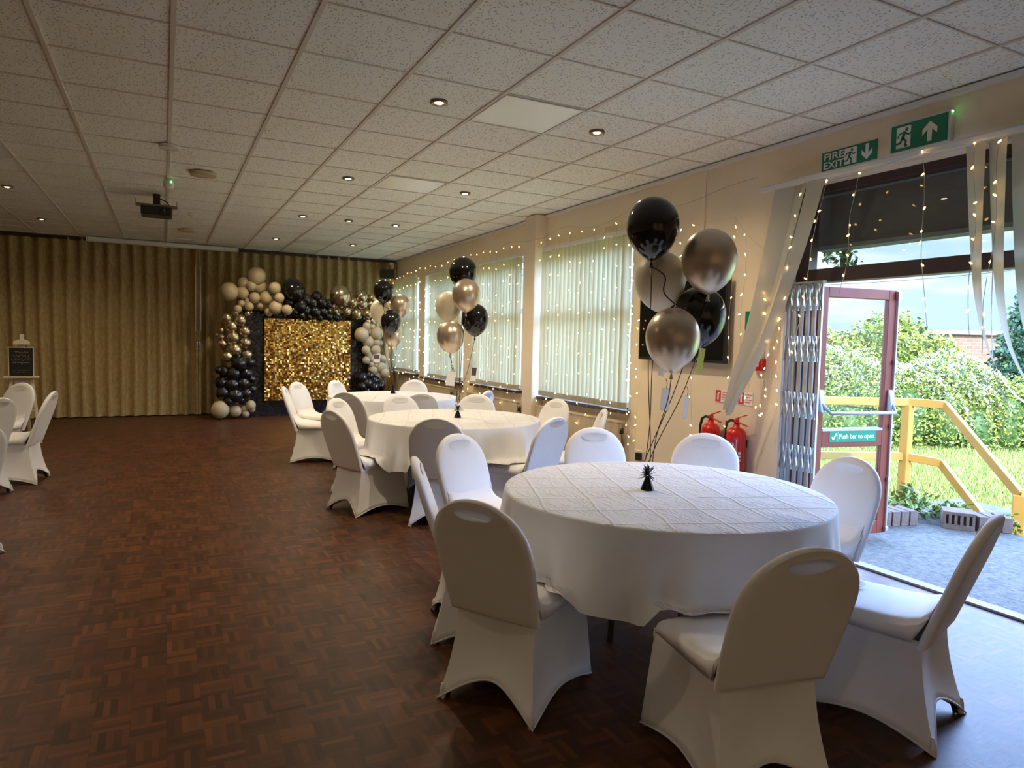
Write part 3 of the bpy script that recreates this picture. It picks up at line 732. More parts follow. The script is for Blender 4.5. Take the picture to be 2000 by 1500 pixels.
# ------------------------------------------------------------------ sequin backdrop and balloon garlands
def G(px, py, yw=12.45):
    return ((px / 700.) , py)
KX = .00211
def gpos(cx, cy):   # crop measurements turned into metres on the backdrop plane
    return (1.54 + (cx - 480) * KX, 1.705 - (cy - 590) * KX)
def sequins(name, x0, x1, z0, z1, y, p, mats, parent, tilt, seed):
    rnd = random.Random(seed); m = MB(); nx = int((x1 - x0) / p); nz = int((z1 - z0) / p)
    for i in range(nx):
        for j in range(nz):
            cx = x0 + (i + .5) * p; cz = z0 + (j + .5) * p; h = p * .46
            a = rnd.gauss(0, tilt); b = rnd.gauss(0, tilt)
            pts = [(-h, -h), (h, -h), (h, h), (-h, h)]
            r = rnd.random(); mi = 0 if len(mats) == 1 or r < .55 else (1 if r < .83 else 2)
            m.add([(cx + u, y - .006 + u * math.sin(a) + v * math.sin(b), cz + v) for u, v in pts], [(0, 1, 2, 3)], mi)
    return m.build(name, mats, parent, fix=False)
t = thing('sequin_panel', 'square gold sequin wall panel in the middle of the balloon backdrop', 'sequin panel', (0, 0, 0))
MB().box(1.54, 3.03, 12.44, 12.47, .28, 1.72).build('backing_board', DARKGREY, t)
sequins('sequin_sheet', 1.54, 3.03, .28, 1.72, 12.43, .029, GOLDSEQ, t, .17, 3)
t = thing('sequin_panel', 'black sequin wall panels behind the gold sequins, reaching the floor', 'sequin panel', (0, 0, 0))
MB().box(1.2, 3.4, 12.515, 12.55, .0, 1.83).build('backing_board', DARKGREY, t)
sequins('sequin_sheet', 1.2, 3.4, .0, 1.83, 12.512, .034, [BLACKSEQ], t, .07, 4)
GAR = {
'left': dict(
 cream=[(410,265,70),(205,400,70),(318,322,45),(305,402,48),(435,345,52),(540,355,45),(485,435,53),(395,437,42),(572,432,38),(548,510,52),(630,525,40),(440,500,26),(300,485,30),(345,465,26),(355,508,34),(270,530,30),(372,345,40),(505,545,34),(140,1320,68),(253,1335,47),(320,1318,30),(365,1290,38),(375,1322,26),(330,1362,30)],
 gold=[(185,605,40),(290,618,48),(225,668,48),(322,705,48),(153,700,23),(120,738,16),(150,752,25),(235,753,50),(325,795,45),(160,805,32),(220,805,28),(247,850,53),(338,890,43),(195,905,42),(345,565,24),(370,550,15),(255,562,26)],
 black=[(280,960,60),(360,950,38),(170,1020,45),(130,1012,28),(240,1040,60),(330,1040,50),(150,1110,50),(230,1130,60),(310,1120,55),(375,1085,32),(160,1190,55),(250,1215,65),(330,1200,55),(200,1255,42),(290,1250,42),(378,1165,32),(270,900,30)]),
'right': dict(
 black=[(688,362,93),(790,430,52),(880,405,47),(740,480,60),(850,460,50),(660,455,50),(925,455,48),(975,460,40),(700,530,48),(790,520,52),(870,530,50),(940,525,45),(985,565,35),(905,575,30),(1040,572,28),(760,565,30),(820,575,25),(1270,1080,50),(1330,1060,45),(1310,1130,55),(1380,1110,50),(1260,1150,40),(1370,1160,50),(1430,1150,40),(1305,1190,45),(1400,1215,45),(1250,1225,40),(1330,1250,50),(1400,1290,45),(1270,1300,45),(1335,1335,45)],
 gold=[(1065,390,88),(1180,440,45),(1255,385,55),(1262,447,52),(1350,395,45),(1345,450,45),(1215,535,50),(1127,512,43),(1308,530,42),(1007,472,30),(1070,475,27),(1035,515,25),(985,512,18),(1055,540,18),(1350,590,30),(1310,595,24),(1400,560,30)],
 cream=[(1255,705,60),(1295,632,33),(1345,637,28),(1320,675,22),(1385,695,55),(1315,765,50),(1383,772,30),(1375,835,42),(1290,838,37),(1320,878,30),(1390,890,35),(1355,918,33),(1300,925,35),(1440,910,32),(1385,935,30),(1345,960,26),(1378,967,24),(1430,990,50),(1365,1010,45),(1455,1035,40),(1420,775,22)])}
GM = dict(cream=GARCREAM, gold=GARGOLD, black=BLACKLAT)
for side, lb in (('left', 'balloon garland up the left side of the gold sequins, cream at foot and top'), ('right', 'balloon garland over the top and down the right side of the gold sequins')):
    t = thing('balloon_garland', lb, 'balloon garland', (0, 0, 0)); rnd = random.Random(11)
    spine = []
    for colr, L in GAR[side].items():
        for (cx, cy, r) in L:
            X, Z = gpos(cx, cy); R = r * KX; yy = 12.40 - R + (.0 if R > .09 else -.06) + rnd.uniform(-.05, .0)
            if side == 'left' and cx > 520: yy -= .16
            Z = max(Z, R * 1.02 + .002)
            a, b = rnd.uniform(0, 2 * PI), rnd.uniform(-.5, .5)
            o = MB().lathe([(R * math.sin(PI * k / 16) if 0 < k < 16 else 0, R * 1.04 * math.cos(PI * k / 16)) for k in range(17)], 24).build('balloon', GM[colr], t, smooth=True)
            o.location = (X, yy, Z); o.rotation_euler = (b, rnd.uniform(-.5, .5), a)
            o['label'] = {'cream': 'matt cream balloon', 'gold': 'chrome gold balloon', 'black': 'glossy black balloon'}[colr]

# loudspeaker in the corner
t = thing('loudspeaker', 'small black loudspeaker high in the far right corner', 'loudspeaker', (3.79, 12.78, 2.53))
MB().box(-.11, .11, -.1, .1, 0, .17).build('cabinet', BLACK, t, bevel=.008)
MB().box(-.1, .1, -.106, -.1, .012, .158).build('grille', DARKGREY, t, bevel=.003)
MB().box(-.02, .02, .1, .16, .06, .1).build('wall_bracket', BLACK, t)
t = thing('security_camera', 'small pale camera dome above the loudspeaker in the far right corner', 'camera', (3.88, 12.8, 2.72))
MB().lathe([(0, 0), (.03, .004), (.045, .03), (.045, .12), (0, .12)], 18).build('housing', PVC, t, smooth=True)
MB().lathe([(0, -.012), (.018, -.01), (.02, .01), (0, .012)], 14, (-.03, -.035, .05)).build('lens', DARKRED, t, smooth=True)

# ------------------------------------------------------------------ easel with board
t = thing('easel', 'small cream painted easel against the brown partition at the left', 'easel', (-1.57, 10.3, 0))
def ease(z): return (.5 - z) * -.0 + z * .16     # leans back with height
def fr_(a, b, w_=.032, nm='leg'): MB().beam(a, b, w_, .022, (0, 1, 0)).build(nm, WOODPALE, t, bevel=.002)
fr_((-.2, -.12, .005), (-.06, .07, 1.15)); fr_((.2, -.12, .005), (.06, .07, 1.15)); fr_((0, .5, .005), (.0, .1, 1.12))
MB().box(-.022, .022, .055, .085, .55, 1.352).build('mast', WOODPALE, t, bevel=.002)
MB().prism([(-.085, 0), (.085, 0), (.085, .035), (.04, .058), (-.04, .058), (-.085, .035)], 0, .03).build('top_clamp', WOODPALE, t).matrix_local = Matrix.Translation((0, .05, 1.225)) @ Matrix.Rotation(PI / 2, 4, 'X')
MB().box(-.18, .18, -.055, .035, .81, .832).build('ledge', WOODPALE, t, bevel=.003)
MB().prism([(-.085, .06), (.085, .06), (.085, .03), (.045, 0), (-.045, 0), (-.085, .03)], 0, .03).build('ledge_clamp', WOODPALE, t).matrix_local = Matrix.Translation((0, .04, .75)) @ Matrix.Rotation(PI / 2, 4, 'X')
MB().box(-.15, .15, -.04, -.02, .39, .42).build('crossbar', WOODPALE, t, bevel=.002)
b_ = thing('welcome_board', 'black board with gold handwriting standing on the cream easel', 'sign', (-1.57, 10.3, .834))
MB().box(-.122, .122, -.022, -.002, 0, .35).build('board', CHALK, b_, bevel=.002)
MB().box(-.13, -.122, -.026, .0, -.0015, .358).box(.122, .13, -.026, .0, -.0015, .358).box(-.122, .122, -.026, .0, .35, .358).box(-.122, .122, -.026, 0, -.0015, 0).build('frame', WOODPALE, b_)
rnd = random.Random(5)
for k, (z, w_, amp) in enumerate(((.295, .075, .014), (.25, .085, .017), (.205, .095, .019), (.165, .08, .014), (.075, .09, .005), (.05, .085, .004))):
    pts = []; n = 60
    for q in range(n + 1):
        u = q / n; ph = u * (26 if amp > .01 else 60)
        pts.append((-w_ + 2 * w_ * u + .006 * math.cos(ph * 1.3 + k), -.0238, z + amp * (.6 * math.sin(ph + k) + .5 * math.sin(ph * .37 + 2.1 * k)) * (.4 + .6 * abs(math.sin(u * (7 + k) + k)))))
    MB().tube(pts, .0013 if amp > .01 else .0009, 5).build('handwriting', GOLDTXT, b_)

# ------------------------------------------------------------------ things on the right wall
t = on_wall('television', 'large black wall-mounted television behind the near balloons', 'television', 4.0, 4.645, 1.61)
MB().box(-.555, .555, -.345, .345, -.012, .035).build('casing', BLACK, t, bevel=.006)
MB().box(-.535, .535, -.32, .33, .035, .037).build('screen', BLACKSCREEN, t)
MB().box(-.2, .2, -.15, .15, -.05, -.012).build('wall_mount', BLACK, t)
def man(parent, s, ox, oy, mt, z=.0026):
    """the running figure of an escape sign: head and jointed strokes"""
    m = MB()
    def stroke(pts, w_):
        for a, b in zip(pts, pts[1:]):
            a = Vector((*a, 0)); b = Vector((*b, 0)); d = (b - a).normalized(); nn = Vector((-d.y, d.x, 0)) * w_ / 2; e = d * w_ * .3
            m.add([(ox + s * v.x, oy + s * v.y, z) for v in (a - nn - e, b - nn + e, b + nn + e, a + nn - e)], [(0, 1, 2, 3)])
    c = [(ox + s * (.66 + .09 * math.cos(2 * PI * k / 14)), oy + s * (.87 + .09 * math.sin(2 * PI * k / 14)), z) for k in range(14)]
    m.add(c, [tuple(range(14))])
    stroke([(.55, .74), (.46, .45)], .17)
    stroke([(.58, .72), (.76, .6), (.9, .66)], .08); stroke([(.5, .74), (.3, .7), (.2, .52)], .08)
    stroke([(.46, .45), (.64, .3), (.6, .06), (.7, .06)], .1); stroke([(.44, .45), (.34, .24), (.08, .22)], .1)
    return m.build('running_figure', mt, parent, fix=False)
def arrow(parent, cx, cy, s, up, mt, z=.0026):
    k = 1 if up else -1
    poly = [(-.12, -.5), (.12, -.5), (.12, .1), (.38, -.16), (.38, .14), (0, .5), (-.38, .14), (-.38, -.16), (-.12, .1)]
    pts = [(cx + s * x, cy + k * s * y, z) for x, y in poly]
    MB().add(pts, [(0, 1, 2, 8), (2, 3, 4, 5), (2, 5, 8), (8, 5, 6, 7)]).build('arrow', mt, parent, fix=False)
t = on_wall('fire_exit_sign', 'green FIRE EXIT sign with running figure and down arrow above the door blind rail', 'sign', 4.045, 3.125, 2.678)
MB().box(-.205, .205, -.062, .062, -.003, .002).build('plate', GREEN, t)
MB().box(-.2, .2, -.057, .057, .002, .0022).build('border', GREEN, t)
text_mesh('lettering', 'FIRE', .066, WHITE, t, (-.192, .006, .003), .155)
text_mesh('lettering', 'EXIT', .066, WHITE, t, (-.192, -.052, .003), .155)
MB().add([(-.03, -.052, .0024), (.062, -.052, .0024), (.062, .052, .0024), (-.03, .052, .0024)], [(0, 1, 2, 3)]).build('doorway_symbol', WHITE, t)
man(t, .1, -.04, -.052, GREEN, .0034); arrow(t, .135, 0, .1, False, WHITE)
t = on_wall('exit_light', 'boxed emergency exit light with running figure and up arrow above the open door', 'sign', 4.04, 2.63, 2.69)
MB().box(-.185, .185, -.088, .095, -.01, .03).build('housing', PVC, t, bevel=.004)
MB().box(-.17, .17, -.075, .082, .03, .036).build('legend_panel', GREEN, t)
MB().add([(-.135, -.06, .0372), (-.045, -.06, .0372), (-.045, .066, .0372), (-.135, .066, .0372)], [(0, 1, 2, 3)]).build('doorway_symbol', WHITE, t)
man(t, .12, -.15, -.058, GREEN, .038); arrow(t, .07, 0, .115, True, WHITE, .0372)
MB().box(.187, .193, .08, .086, .02, .026).build('indicator_light', LED, t)
t = on_wall('call_point', 'red fire alarm call point on the wall left of the door curtain', 'alarm', 4.03, 3.79, 1.27)
MB().box(-.05, .05, -.045, .045, -.018, .028).build('housing', RED, t, bevel=.004)
MB().box(-.018, .018, -.012, .018, .028, .031).build('break_glass', WHITE, t)
t = on_wall('alarm_plate', 'grey plate just above the red call point', 'plate', 4.045, 3.8, 1.36)
MB().box(-.045, .045, -.04, .035, -.004, .004).build('plate', STEELGREY, t)
t = on_wall('first_aid_sign', 'narrow green sign on the wall beside the swept door blind', 'sign', 4.045, 3.905, 1.605)
MB().box(-.06, .06, -.075, .075, -.003, .003).build('plate', GREEN, t)
for yy, lb in ((4.18, 'red and white extinguisher notice above the smaller-looking left extinguisher'), (3.93, 'red and white extinguisher notice half hidden behind the swept door blind')):
    t = on_wall('extinguisher_sign', lb, 'sign', 4.045, yy, 1.0, 'extinguisher notices')
    MB().box(-.075, .075, -.05, .05, -.003, .002).build('plate', WHITE, t)
    MB().box(-.072, -.012, -.047, .047, .002, .0025).build('red_block', REDSIGN, t)
    MB().box(-.05, -.034, -.03, .02, .0025, .003).box(-.045, -.024, .02, .028, .0025, .003).build('extinguisher_symbol', WHITE, t)
    for q in range(4): MB().box(0, .065 - .01 * (q % 2), .028 - q * .02, .034 - q * .02, .002, .0025).build('text_line', REDSIGN, t)
def extinguisher(y, label, rz):
    t = thing('fire_extinguisher', label, 'fire extinguisher', (3.955, y, .42), rz, 'fire extinguishers')
    MB().lathe([(0, 0), (.07, 0), (.076, .012), (.076, .30), (.07, .33), (.05, .352), (.026, .362), (.024, .385), (0, .386)], 32).build('cylinder', RED, t, smooth=True)
    MB().lathe([(.0765, .001), (.078, .004), (.078, .03), (.0765, .033)], 32).build('base_band', BLACK, t, smooth=True)
    MB().lathe([(0, .385), (.02, .385), (.02, .42), (.012, .43), (0, .43)], 14).build('valve_head', RED, t, smooth=True)
    MB().beam((0, .01, .425), (-.0, -.10, .465), .02, .008).beam((0, .0, .405), (0, -.11, .38), .02, .008).build('lever', RED, t, bevel=.002)
    MB().tube([(0, .015, .405), (0, .06, .41), (0, .1, .39), (-.005, .115, .33), (-.005, .112, .2), (-.005, .1, .12)], .011, 10).build('hose', HOSE, t, smooth=True)
    def lab(a0, a1, z0, z1, r, mt, nm, par):
        return MB().grid(lambda u, v: (r * math.cos(a0 + (a1 - a0) * u), r * math.sin(a0 + (a1 - a0) * u), z0 + (z1 - z0) * v), 16, 1).build(nm, mt, par, smooth=True, fix=False)
    L = lab(PI * .72, PI * 1.27, .045, .27, .0768, DARKRED, 'label', t)
    lab(PI * .72, PI * 1.27, .2, .204, .0771, WHITE, 'label_rule', L); lab(PI * 1.255, PI * 1.27, .045, .27, .0771, WHITE, 'label_edge', L)
    tx = text_mesh('lettering', 'WATER', .036, WHITE, L, (0, 0, 0), .085, 'CENTER')
    me = tx.data; k = tx.scale.x; tx.scale = (1, 1, 1)
    for v in me.vertices:      # wrap the word round the cylinder
        a = PI * 1.03 + v.co.x * k / .077; rr = .0772 + v.co.z
        v.co = Vector((rr * math.cos(a), rr * math.sin(a), .222 + v.co.y))
    for q, (z, hh) in enumerate(((.16, .018), (.135, .016), (.105, .018))): lab(PI * 1.33, PI * 1.42, z, z + hh, .0769, WHITE, 'class_symbol', t)
    MB().box(.07, .092, -.03, .03, .2, .26).build('wall_bracket', BLACK, t)
extinguisher(4.2, 'red fire extinguisher farther from the door, half hidden by the chair back', 0)
extinguisher(3.92, 'red WATER fire extinguisher closer to the door with its full label showing', 0)
t = on_wall('wall_socket', 'white double socket with a black plug low on the wall behind the near table', 'socket', 4.045, 5.24, .345)
MB().box(-.075, .075, -.045, .045, -.004, .006).build('face_plate', PVC, t, bevel=.002)
MB().box(.0, .055, -.04, .03, .006, .045).build('plug', BLACK, t, bevel=.004)
t = on_wall('wall_conduit', 'thin vertical cable trunking on the wall right of the near balloons', 'cable', 4.045, 4.47, 2.4)
MB().box(-.006, .006, -.5, .45, -.004, .006).build('trunking', WALL, t)

# ------------------------------------------------------------------ door, frame, gate
fr = MB(); xa, xb = 4.13, 4.22
fr.box(xa, xb, 3.47, 3.6, 0, 2.56).box(xa, xb, 1.55, 1.62, 0, 2.56).box(xa, xb, 1.62, 3.47, 2.49, 2.56).box(xa - .01, xb + .01, 1.62, 3.47, 1.87, 1.965)
fr = struct(fr.build('window_5', DARKWOOD, bevel=.005)); fr['label'] = 'door frame with transom window'
MB().box(4.18, 4.185, 1.62, 3.47, 1.965, 2.49).build('pane', GLASS, fr)
struct(MB().box(4.0, 4.085, 1.55, 3.6, 0, .014).build('trim_4', mat('threshold_metal', (.2, .2, .21), .6), bevel=.003))
struct(MB().box(4.085, 4.262, 1.55, 3.6, -.03, .002).build('trim_7', CONCRETE))
struct(MB().box(4.03, 4.13, 3.575, 3.6, 0, 2.56).build('trim_5', PVC, bevel=.003))
struct(MB().box(XW - .02, XW + .08, 1.5, 3.6, 2.545, 2.56).build('trim_6', WALL))
lo = Vector((4.18, 3.425)); le = Vector((4.9, 3.30)); ang = math.atan2(le.y - lo.y, le.x - lo.x)
d = bpy.data.objects.new('door_1', None); C.objects.link(d); struct(d); d.location = (lo.x, lo.y, .02); d.rotation_euler = (0, 0, ang)
W = .715; TH = .022; lf = MB()
lf.box(0, .085, -TH, TH, 0, 1.83).box(W - .085, W, -TH, TH, 0, 1.83).box(.085, W - .085, -TH, TH, 1.755, 1.83).box(.085, W - .085, -TH, TH, .665, .79).box(.085, W - .085, -TH, TH, 0, .1)
lf.build('door_leaf', BURG, d, bevel=.004)
MB().box(.085, W - .085, -.004, .004, .79, 1.755).build('pane', GLASS, d); MB().box(.085, W - .085, -.004, .004, .1, .665).build('pane', GLASS, d)
MB().box(.085, W - .085, -TH - .003, TH + .003, .785, .803).build('glazing_bead', STEELGREY, d)
S = -1     # room-facing side of the leaf
hb = MB()
for xx in (.02, W - .06):
    hb.add([(xx, S * TH, .93), (xx + .05, S * TH, .93), (xx + .05, S * TH, 1.09), (xx, S * TH, 1.09), (xx + .004, S * (TH + .05), .925), (xx + .046, S * (TH + .05), .925), (xx + .046, S * (TH + .02), 1.085), (xx + .004, S * (TH + .02), 1.085)],
           [(0, 3, 2, 1), (4, 5, 6, 7), (0, 1, 5, 4), (1, 2, 6, 5), (2, 3, 7, 6), (3, 0, 4, 7)])
hb.build('bar_housing', STEELGREY, d, bevel=.006)
MB().tube([(.045, S * (TH + .03), .985), (.075, S * (TH + .085), .925), (W - .055, S * (TH + .085), .925), (W - .03, S * (TH + .03), .985)], .012, 10).build('push_bar', STEELGREY, d, smooth=True)
vb = MB(); vb.tube([(W - .012, S * (TH + .012), .01), (W - .012, S * (TH + .012), 1.82)], .008, 8)
vb.box(W - .03, W + .006, S * (TH + .03), S * TH, 1.76, 1.82)
for z in (.02, .4, .8, 1.28): vb.box(W - .026, W + .002, S * (TH + .026), S * TH, z, z + .03)
vb.build('bolt_rod', ALU, d, bevel=.002)
sg = MB().box(.15, .57, S * TH - .003, S * TH, .703, .783).build('push_bar_sign', GREEN, d)
tx = text_mesh('lettering', 'Push bar to open', .05, WHITE, sg, (0, 0, 0), .32)
tx.matrix_local = Matrix.Translation((.232, S * TH - .0035, .728)) @ Matrix.Rotation(PI / 2, 4, 'X') @ Matrix.Diagonal((tx.scale.x, 1, 1, 1))
MB().beam((.17, S * TH - .004, .742), (.183, S * TH - .004, .722), .0015, .011, (1, 0, 1)).beam((.183, S * TH - .004, .722), (.208, S * TH - .004, .768), .0015, .011, (1, 0, 1)).build('tick_mark', WHITE, sg)
MB().box(.222, .2235, S * TH - .004, S * TH - .003, .708, .778).build('divider', WHITE, sg)
MB().beam((.3, TH + .01, .965), (.62, TH + .01, .935), .01, .01).build('stay_rod', BLACK, d)
# concertina security gate folded into the left of the doorway
t = thing('security_gate', 'silver concertina security gate folded beside the open door', 'gate', (0, 0, 0))
for k in range(12):
    yy = 3.275 + .0265 * k; xx = 4.045 + (.018 if k % 2 else 0)
    MB().box(xx - .006, xx + .012, yy - .007, yy + .007, .02, 1.86).build('upright', ALU, t, bevel=.002)
for z in (.22, .62, 1.0, 1.4, 1.76):
    lt = MB()
    for k in range(11):
        y0 = 3.275 + .0265 * k; y1 = y0 + .0265
        lt.beam((4.037, y0, z - .09), (4.037, y1, z + .09), .004, .012, (1, 0, 0)).beam((4.034, y0, z + .09), (4.034, y1, z - .09), .004, .012, (1, 0, 0))
    lt.build('lattice', ALU, t)
MB().box(4.03, 4.07, 3.26, 3.572, 1.86, 1.872).build('top_track', ALU, t)

# door blind: rail and swept-aside slats
t = thing('blind_rail', 'long white vertical blind rail above the open door', 'blind', (0, 0, 0))
MB().box(3.90, 3.95, 1.3, 3.74, 2.535, 2.565).build('rail', PVC, t, bevel=.004)
MB().box(3.905, 3.945, 1.3, 3.74, 2.5655, 2.572).build('top_cover', ALU, t)
for yy in (3.6, 2.3): MB().box(3.94, XW, yy - .02, yy + .02, 2.54, 2.56).build('bracket', PVC, t)
def ribbon_slat(nm, pts, wds, twist, parent, mt, w0=.127):
    pts = [Vector(p) for p in pts]; n = 24
    def P(q):
        f = q * (len(pts) - 1); i = min(int(f), len(pts) - 2); u = f - i
        p0 = pts[max(i - 1, 0)]; p1 = pts[i]; p2 = pts[i + 1]; p3 = pts[min(i + 2, len(pts) - 1)]
        return .5 * ((2 * p1) + (p2 - p0) * u + (2 * p0 - 5 * p1 + 4 * p2 - p3) * u * u + (3 * p1 - p0 - 3 * p2 + p3) * u ** 3)
    def fn(u, v):
        p = P(v); a = twist[0] + (twist[1] - twist[0]) * v; ww = wds[0] + (wds[1] - wds[0]) * v
        s = (u - .5) * ww
        return (p.x + s * math.sin(a), p.y + s * math.cos(a), p.z)
    return MB().grid(fn, 3, n).build(nm, mt, parent, smooth=True, fix=False)
t = thing('door_blind', 'pale vertical blind slats swept aside to the left of the door, ending at the extinguishers', 'blind', (0, 0, 0), 0, 'door blinds')
ribbon_slat('slat', [(3.925, 3.53, 2.53), (3.92, 3.61, 2.1), (3.9, 3.72, 1.6), (3.86, 3.83, 1.2), (3.83, 3.90, .92)], (.17, .07), (-.1, -.7), t, BLIND2)
ribbon_slat('slat', [(3.93, 3.40, 2.53), (3.94, 3.54, 2.1), (3.92, 3.70, 1.6), (3.87, 3.81, 1.2), (3.84, 3.89, .90)], (.14, .06), (.3, -.5), t, BLIND2)
ribbon_slat('slat', [(3.905, 3.25, 2.53), (3.90, 3.37, 2.1), (3.88, 3.54, 1.6), (3.85, 3.72, 1.2), (3.815, 3.875, .88)], (.12, .035), (-.2, -1.2), t, BLIND2)
t = thing('door_blind', 'pale vertical blind slats curling away at the right edge of the doorway', 'blind', (0, 0, 0), 0, 'door blinds')
for k, (y0, cur, tw) in enumerate(((2.25, .0, (.15, 1.5)), (2.14, .03, (.3, 1.2)), (2.02, .02, (.05, .5)), (1.9, .0, (.4, .3)), (1.78, 0, (.1, .2)), (1.66, 0, (.3, .2)))):
    ribbon_slat('slat', [(3.925, y0, 2.53), (3.915, y0 - .03, 2.1), (3.91, y0 - .07, 1.7), (3.93, y0 - .13, 1.42), (3.95, y0 - .25, 1.2), (3.95, y0 - .42, 1.1)], (.115, .05), tw, t, BLIND2)
MB().tube([(3.94, 2.17, 2.5), (3.95, 2.14, 2.0), (3.95, 2.13, 1.6), (3.95, 2.1, 1.3), (3.95, 2.0, 1.1)], .0025, 6).build('bead_chain', PVC, t)

# ------------------------------------------------------------------ fairy lights
def strand_thing(label, strands, seed, step, x, jit=.012, wr=.0012, br=.0052):
    rnd = random.Random(seed)
    t = thing('fairy_light_curtain', label, 'fairy lights', (0, 0, 0), 0, 'fairy light curtains')
    tops = [(x, s[0], s[1]) for s in strands]
    bulb = None
    for s in strands:
        y0, z1, y1, z0 = s[:4]; n = max(3, int((z1 - z0) / step)); pts = []
        ph = rnd.uniform(0, 6)
        for k in range(n * 2 + 1):
            q = k / (n * 2); pts.append((x + rnd.uniform(-.004, .004), y0 + (y1 - y0) * q + .012 * math.sin(q * 9 + ph), z1 + (z0 - z1) * q))
        w = MB().tube(pts, wr, 4).build('light_strand', WIRE, t)
        for k in range(n):
            q = (k + .35 + rnd.uniform(-.25, .25)) / n; p = pts[int(q * n * 2)]
            if bulb is None:
                bulb = MB().lathe([(0, -.012), (br * .8, -.007), (br, 0), (br * .75, .007), (0, .012)], 8).build('bulb', BULB, w, smooth=True)
            else:
                b2 = bulb.copy(); C.objects.link(b2); b2.parent = w
                bulb = b2
            bulb.location = (p[0] - .006, p[1] + rnd.uniform(-jit, jit), p[2]); bulb.rotation_euler = (rnd.uniform(-1, 1), rnd.uniform(-1, 1), 0)
    tp = sorted(tops, key=lambda p: p[1])
    MB().tube(tp, wr, 4).build('top_wire', WIRE, t)
    return t
rn = random.Random(21)
def rows_of(y0, y1, n, z1, z0): return [(y0 + (y1 - y0) * k / (n - 1) + rn.uniform(-.02, .02), z1 + rn.uniform(-.02, .04), y0 + (y1 - y0) * k / (n - 1) + rn.uniform(-.03, .03), z0 + rn.uniform(-.05, .1)) for k in range(n)]
strand_thing('warm fairy light curtain over the blind in the far right corner', rows_of(11.75, 13.0, 7, 2.55, .55), 1, .22, 3.925, br=.0052)
strand_thing('warm fairy light curtain over the blind with the bare strip of glass', rows_of(9.75, 11.5, 8, 2.58, .5), 2, .22, 3.925, br=.0052)
strand_thing('warm fairy light curtain over the blind just beyond the wall pillar', rows_of(7.62, 9.3, 9, 2.58, .45), 3, .21, 3.925, br=.0046)
strand_thing('warm fairy light curtain over the blind just before the wall pillar', rows_of(5.32, 7.05, 9, 2.56, .35), 4, .2, 3.93, br=.0042)
strand_thing('warm fairy lights hanging on the bare wall around the television', [(5.28, 2.3, 5.25, .3), (5.16, 2.0, 5.16, .35), (4.62, 2.38, 4.6, 2.05), (4.45, 2.4, 4.4, .5), (4.0, 2.4, 4.02, .7), (3.88, 2.25, 3.9, 1.2), (3.68, 2.1, 3.66, .75)], 5, .15, 3.93, br=.0042)
strand_thing('warm fairy light strands crossing the open doorway', [(3.36, 2.52, 3.5, 1.4), (3.16, 2.5, 3.38, 1.25), (2.93, 2.5, 3.0, 1.75), (2.52, 2.54, 2.42, 1.25), (2.22, 2.52, 2.2, 1.5), (2.1, 2.5, 2.13, 1.4)], 6, .125, 3.88, wr=.0016, br=.0046)
strand_thing('fairy lights gathered low beside the folded security gate', [(3.62, 1.75, 3.58, .95), (3.52, 1.6, 3.5, .9), (3.78, 1.02, 3.6, .9)], 8, .1, 3.9, br=.005)
# slack cable along the top of the window wall
pts = []
for k in range(60):
    q = k / 59; pts.append((3.88 if 7.1 < 3.8 + q * 9 < 7.45 else 3.935, 3.8 + q * 9, 2.66 - .05 * abs(math.sin(q * 20)) + .02 * math.sin(q * 47)))
tag(MB().tube(pts, .003, 5).build('light_cable', WIRE), 'thin slack cable running along the wall above all the windows', 'cable')

# ------------------------------------------------------------------ outside
GZ = -.55
struct(MB().box(4.25, 60, -30, 60, GZ - .1, GZ).box(-30, 4.25, -30, -4.4, GZ - .1, GZ).build('ground', SOIL))
struct(MB().box(4.26, 5.95, -3, 3.9, -.55, -.02).build('patio', CONCRETE))
st = MB()
for k in range(3): st.box(5.95, 6.9, 3.3 - .3 * k, 3.9 - .3 * k if k == 0 else 3.6 - .3 * k, GZ, -.02 - .17 * k)
struct(st.build('steps', CONCRETE))
# brick edging
def brick(loc, rz, label_part=None, vent=False):
    pass
t = thing('brick_edging', 'low weathered brick edging around the plant bed outside the door', 'brick edging', (0, 0, 0))
a = Vector((4.75, 3.58)); b = Vector((5.52, 3.40)); dv = (b - a).normalized()
for k in range(9):
    p = a + dv * (.04 + .084 * k)
    m = MB().box(-.037, .037, 0, .21, -.02, .1).build('brick', BRICKM, t, bevel=.006); m.location = (p.x, p.y, 0); m.rotation_euler = (0, 0, math.atan2(dv.y, dv.x) + rn.uniform(-.03, .03))
vb = MB(); vb.box(-.11, .11, .03, .2, -.02, .12).box(-.11, .11, 0, .03, -.02, .02).box(-.11, .11, 0, .03, .095, .12)
for k in range(6): vb.box(-.11 + .0397 * k, -.11 + .0397 * k + .0215, 0, .03, .02, .095)
m = vb.build('air_brick', BRICKM, t, bevel=.003); m.location = (5.66, 3.19, 0); m.rotation_euler = (0, 0, -.95)
for k in range(3):
    m = MB().box(-.037, .037, 0, .2, -.02, .1).build('brick', BRICKM, t, bevel=.006); m.location = (5.79 + .07 * k, 3.07 - .05 * k, 0); m.rotation_euler = (0, 0, -.62 + rn.uniform(-.05, .05))

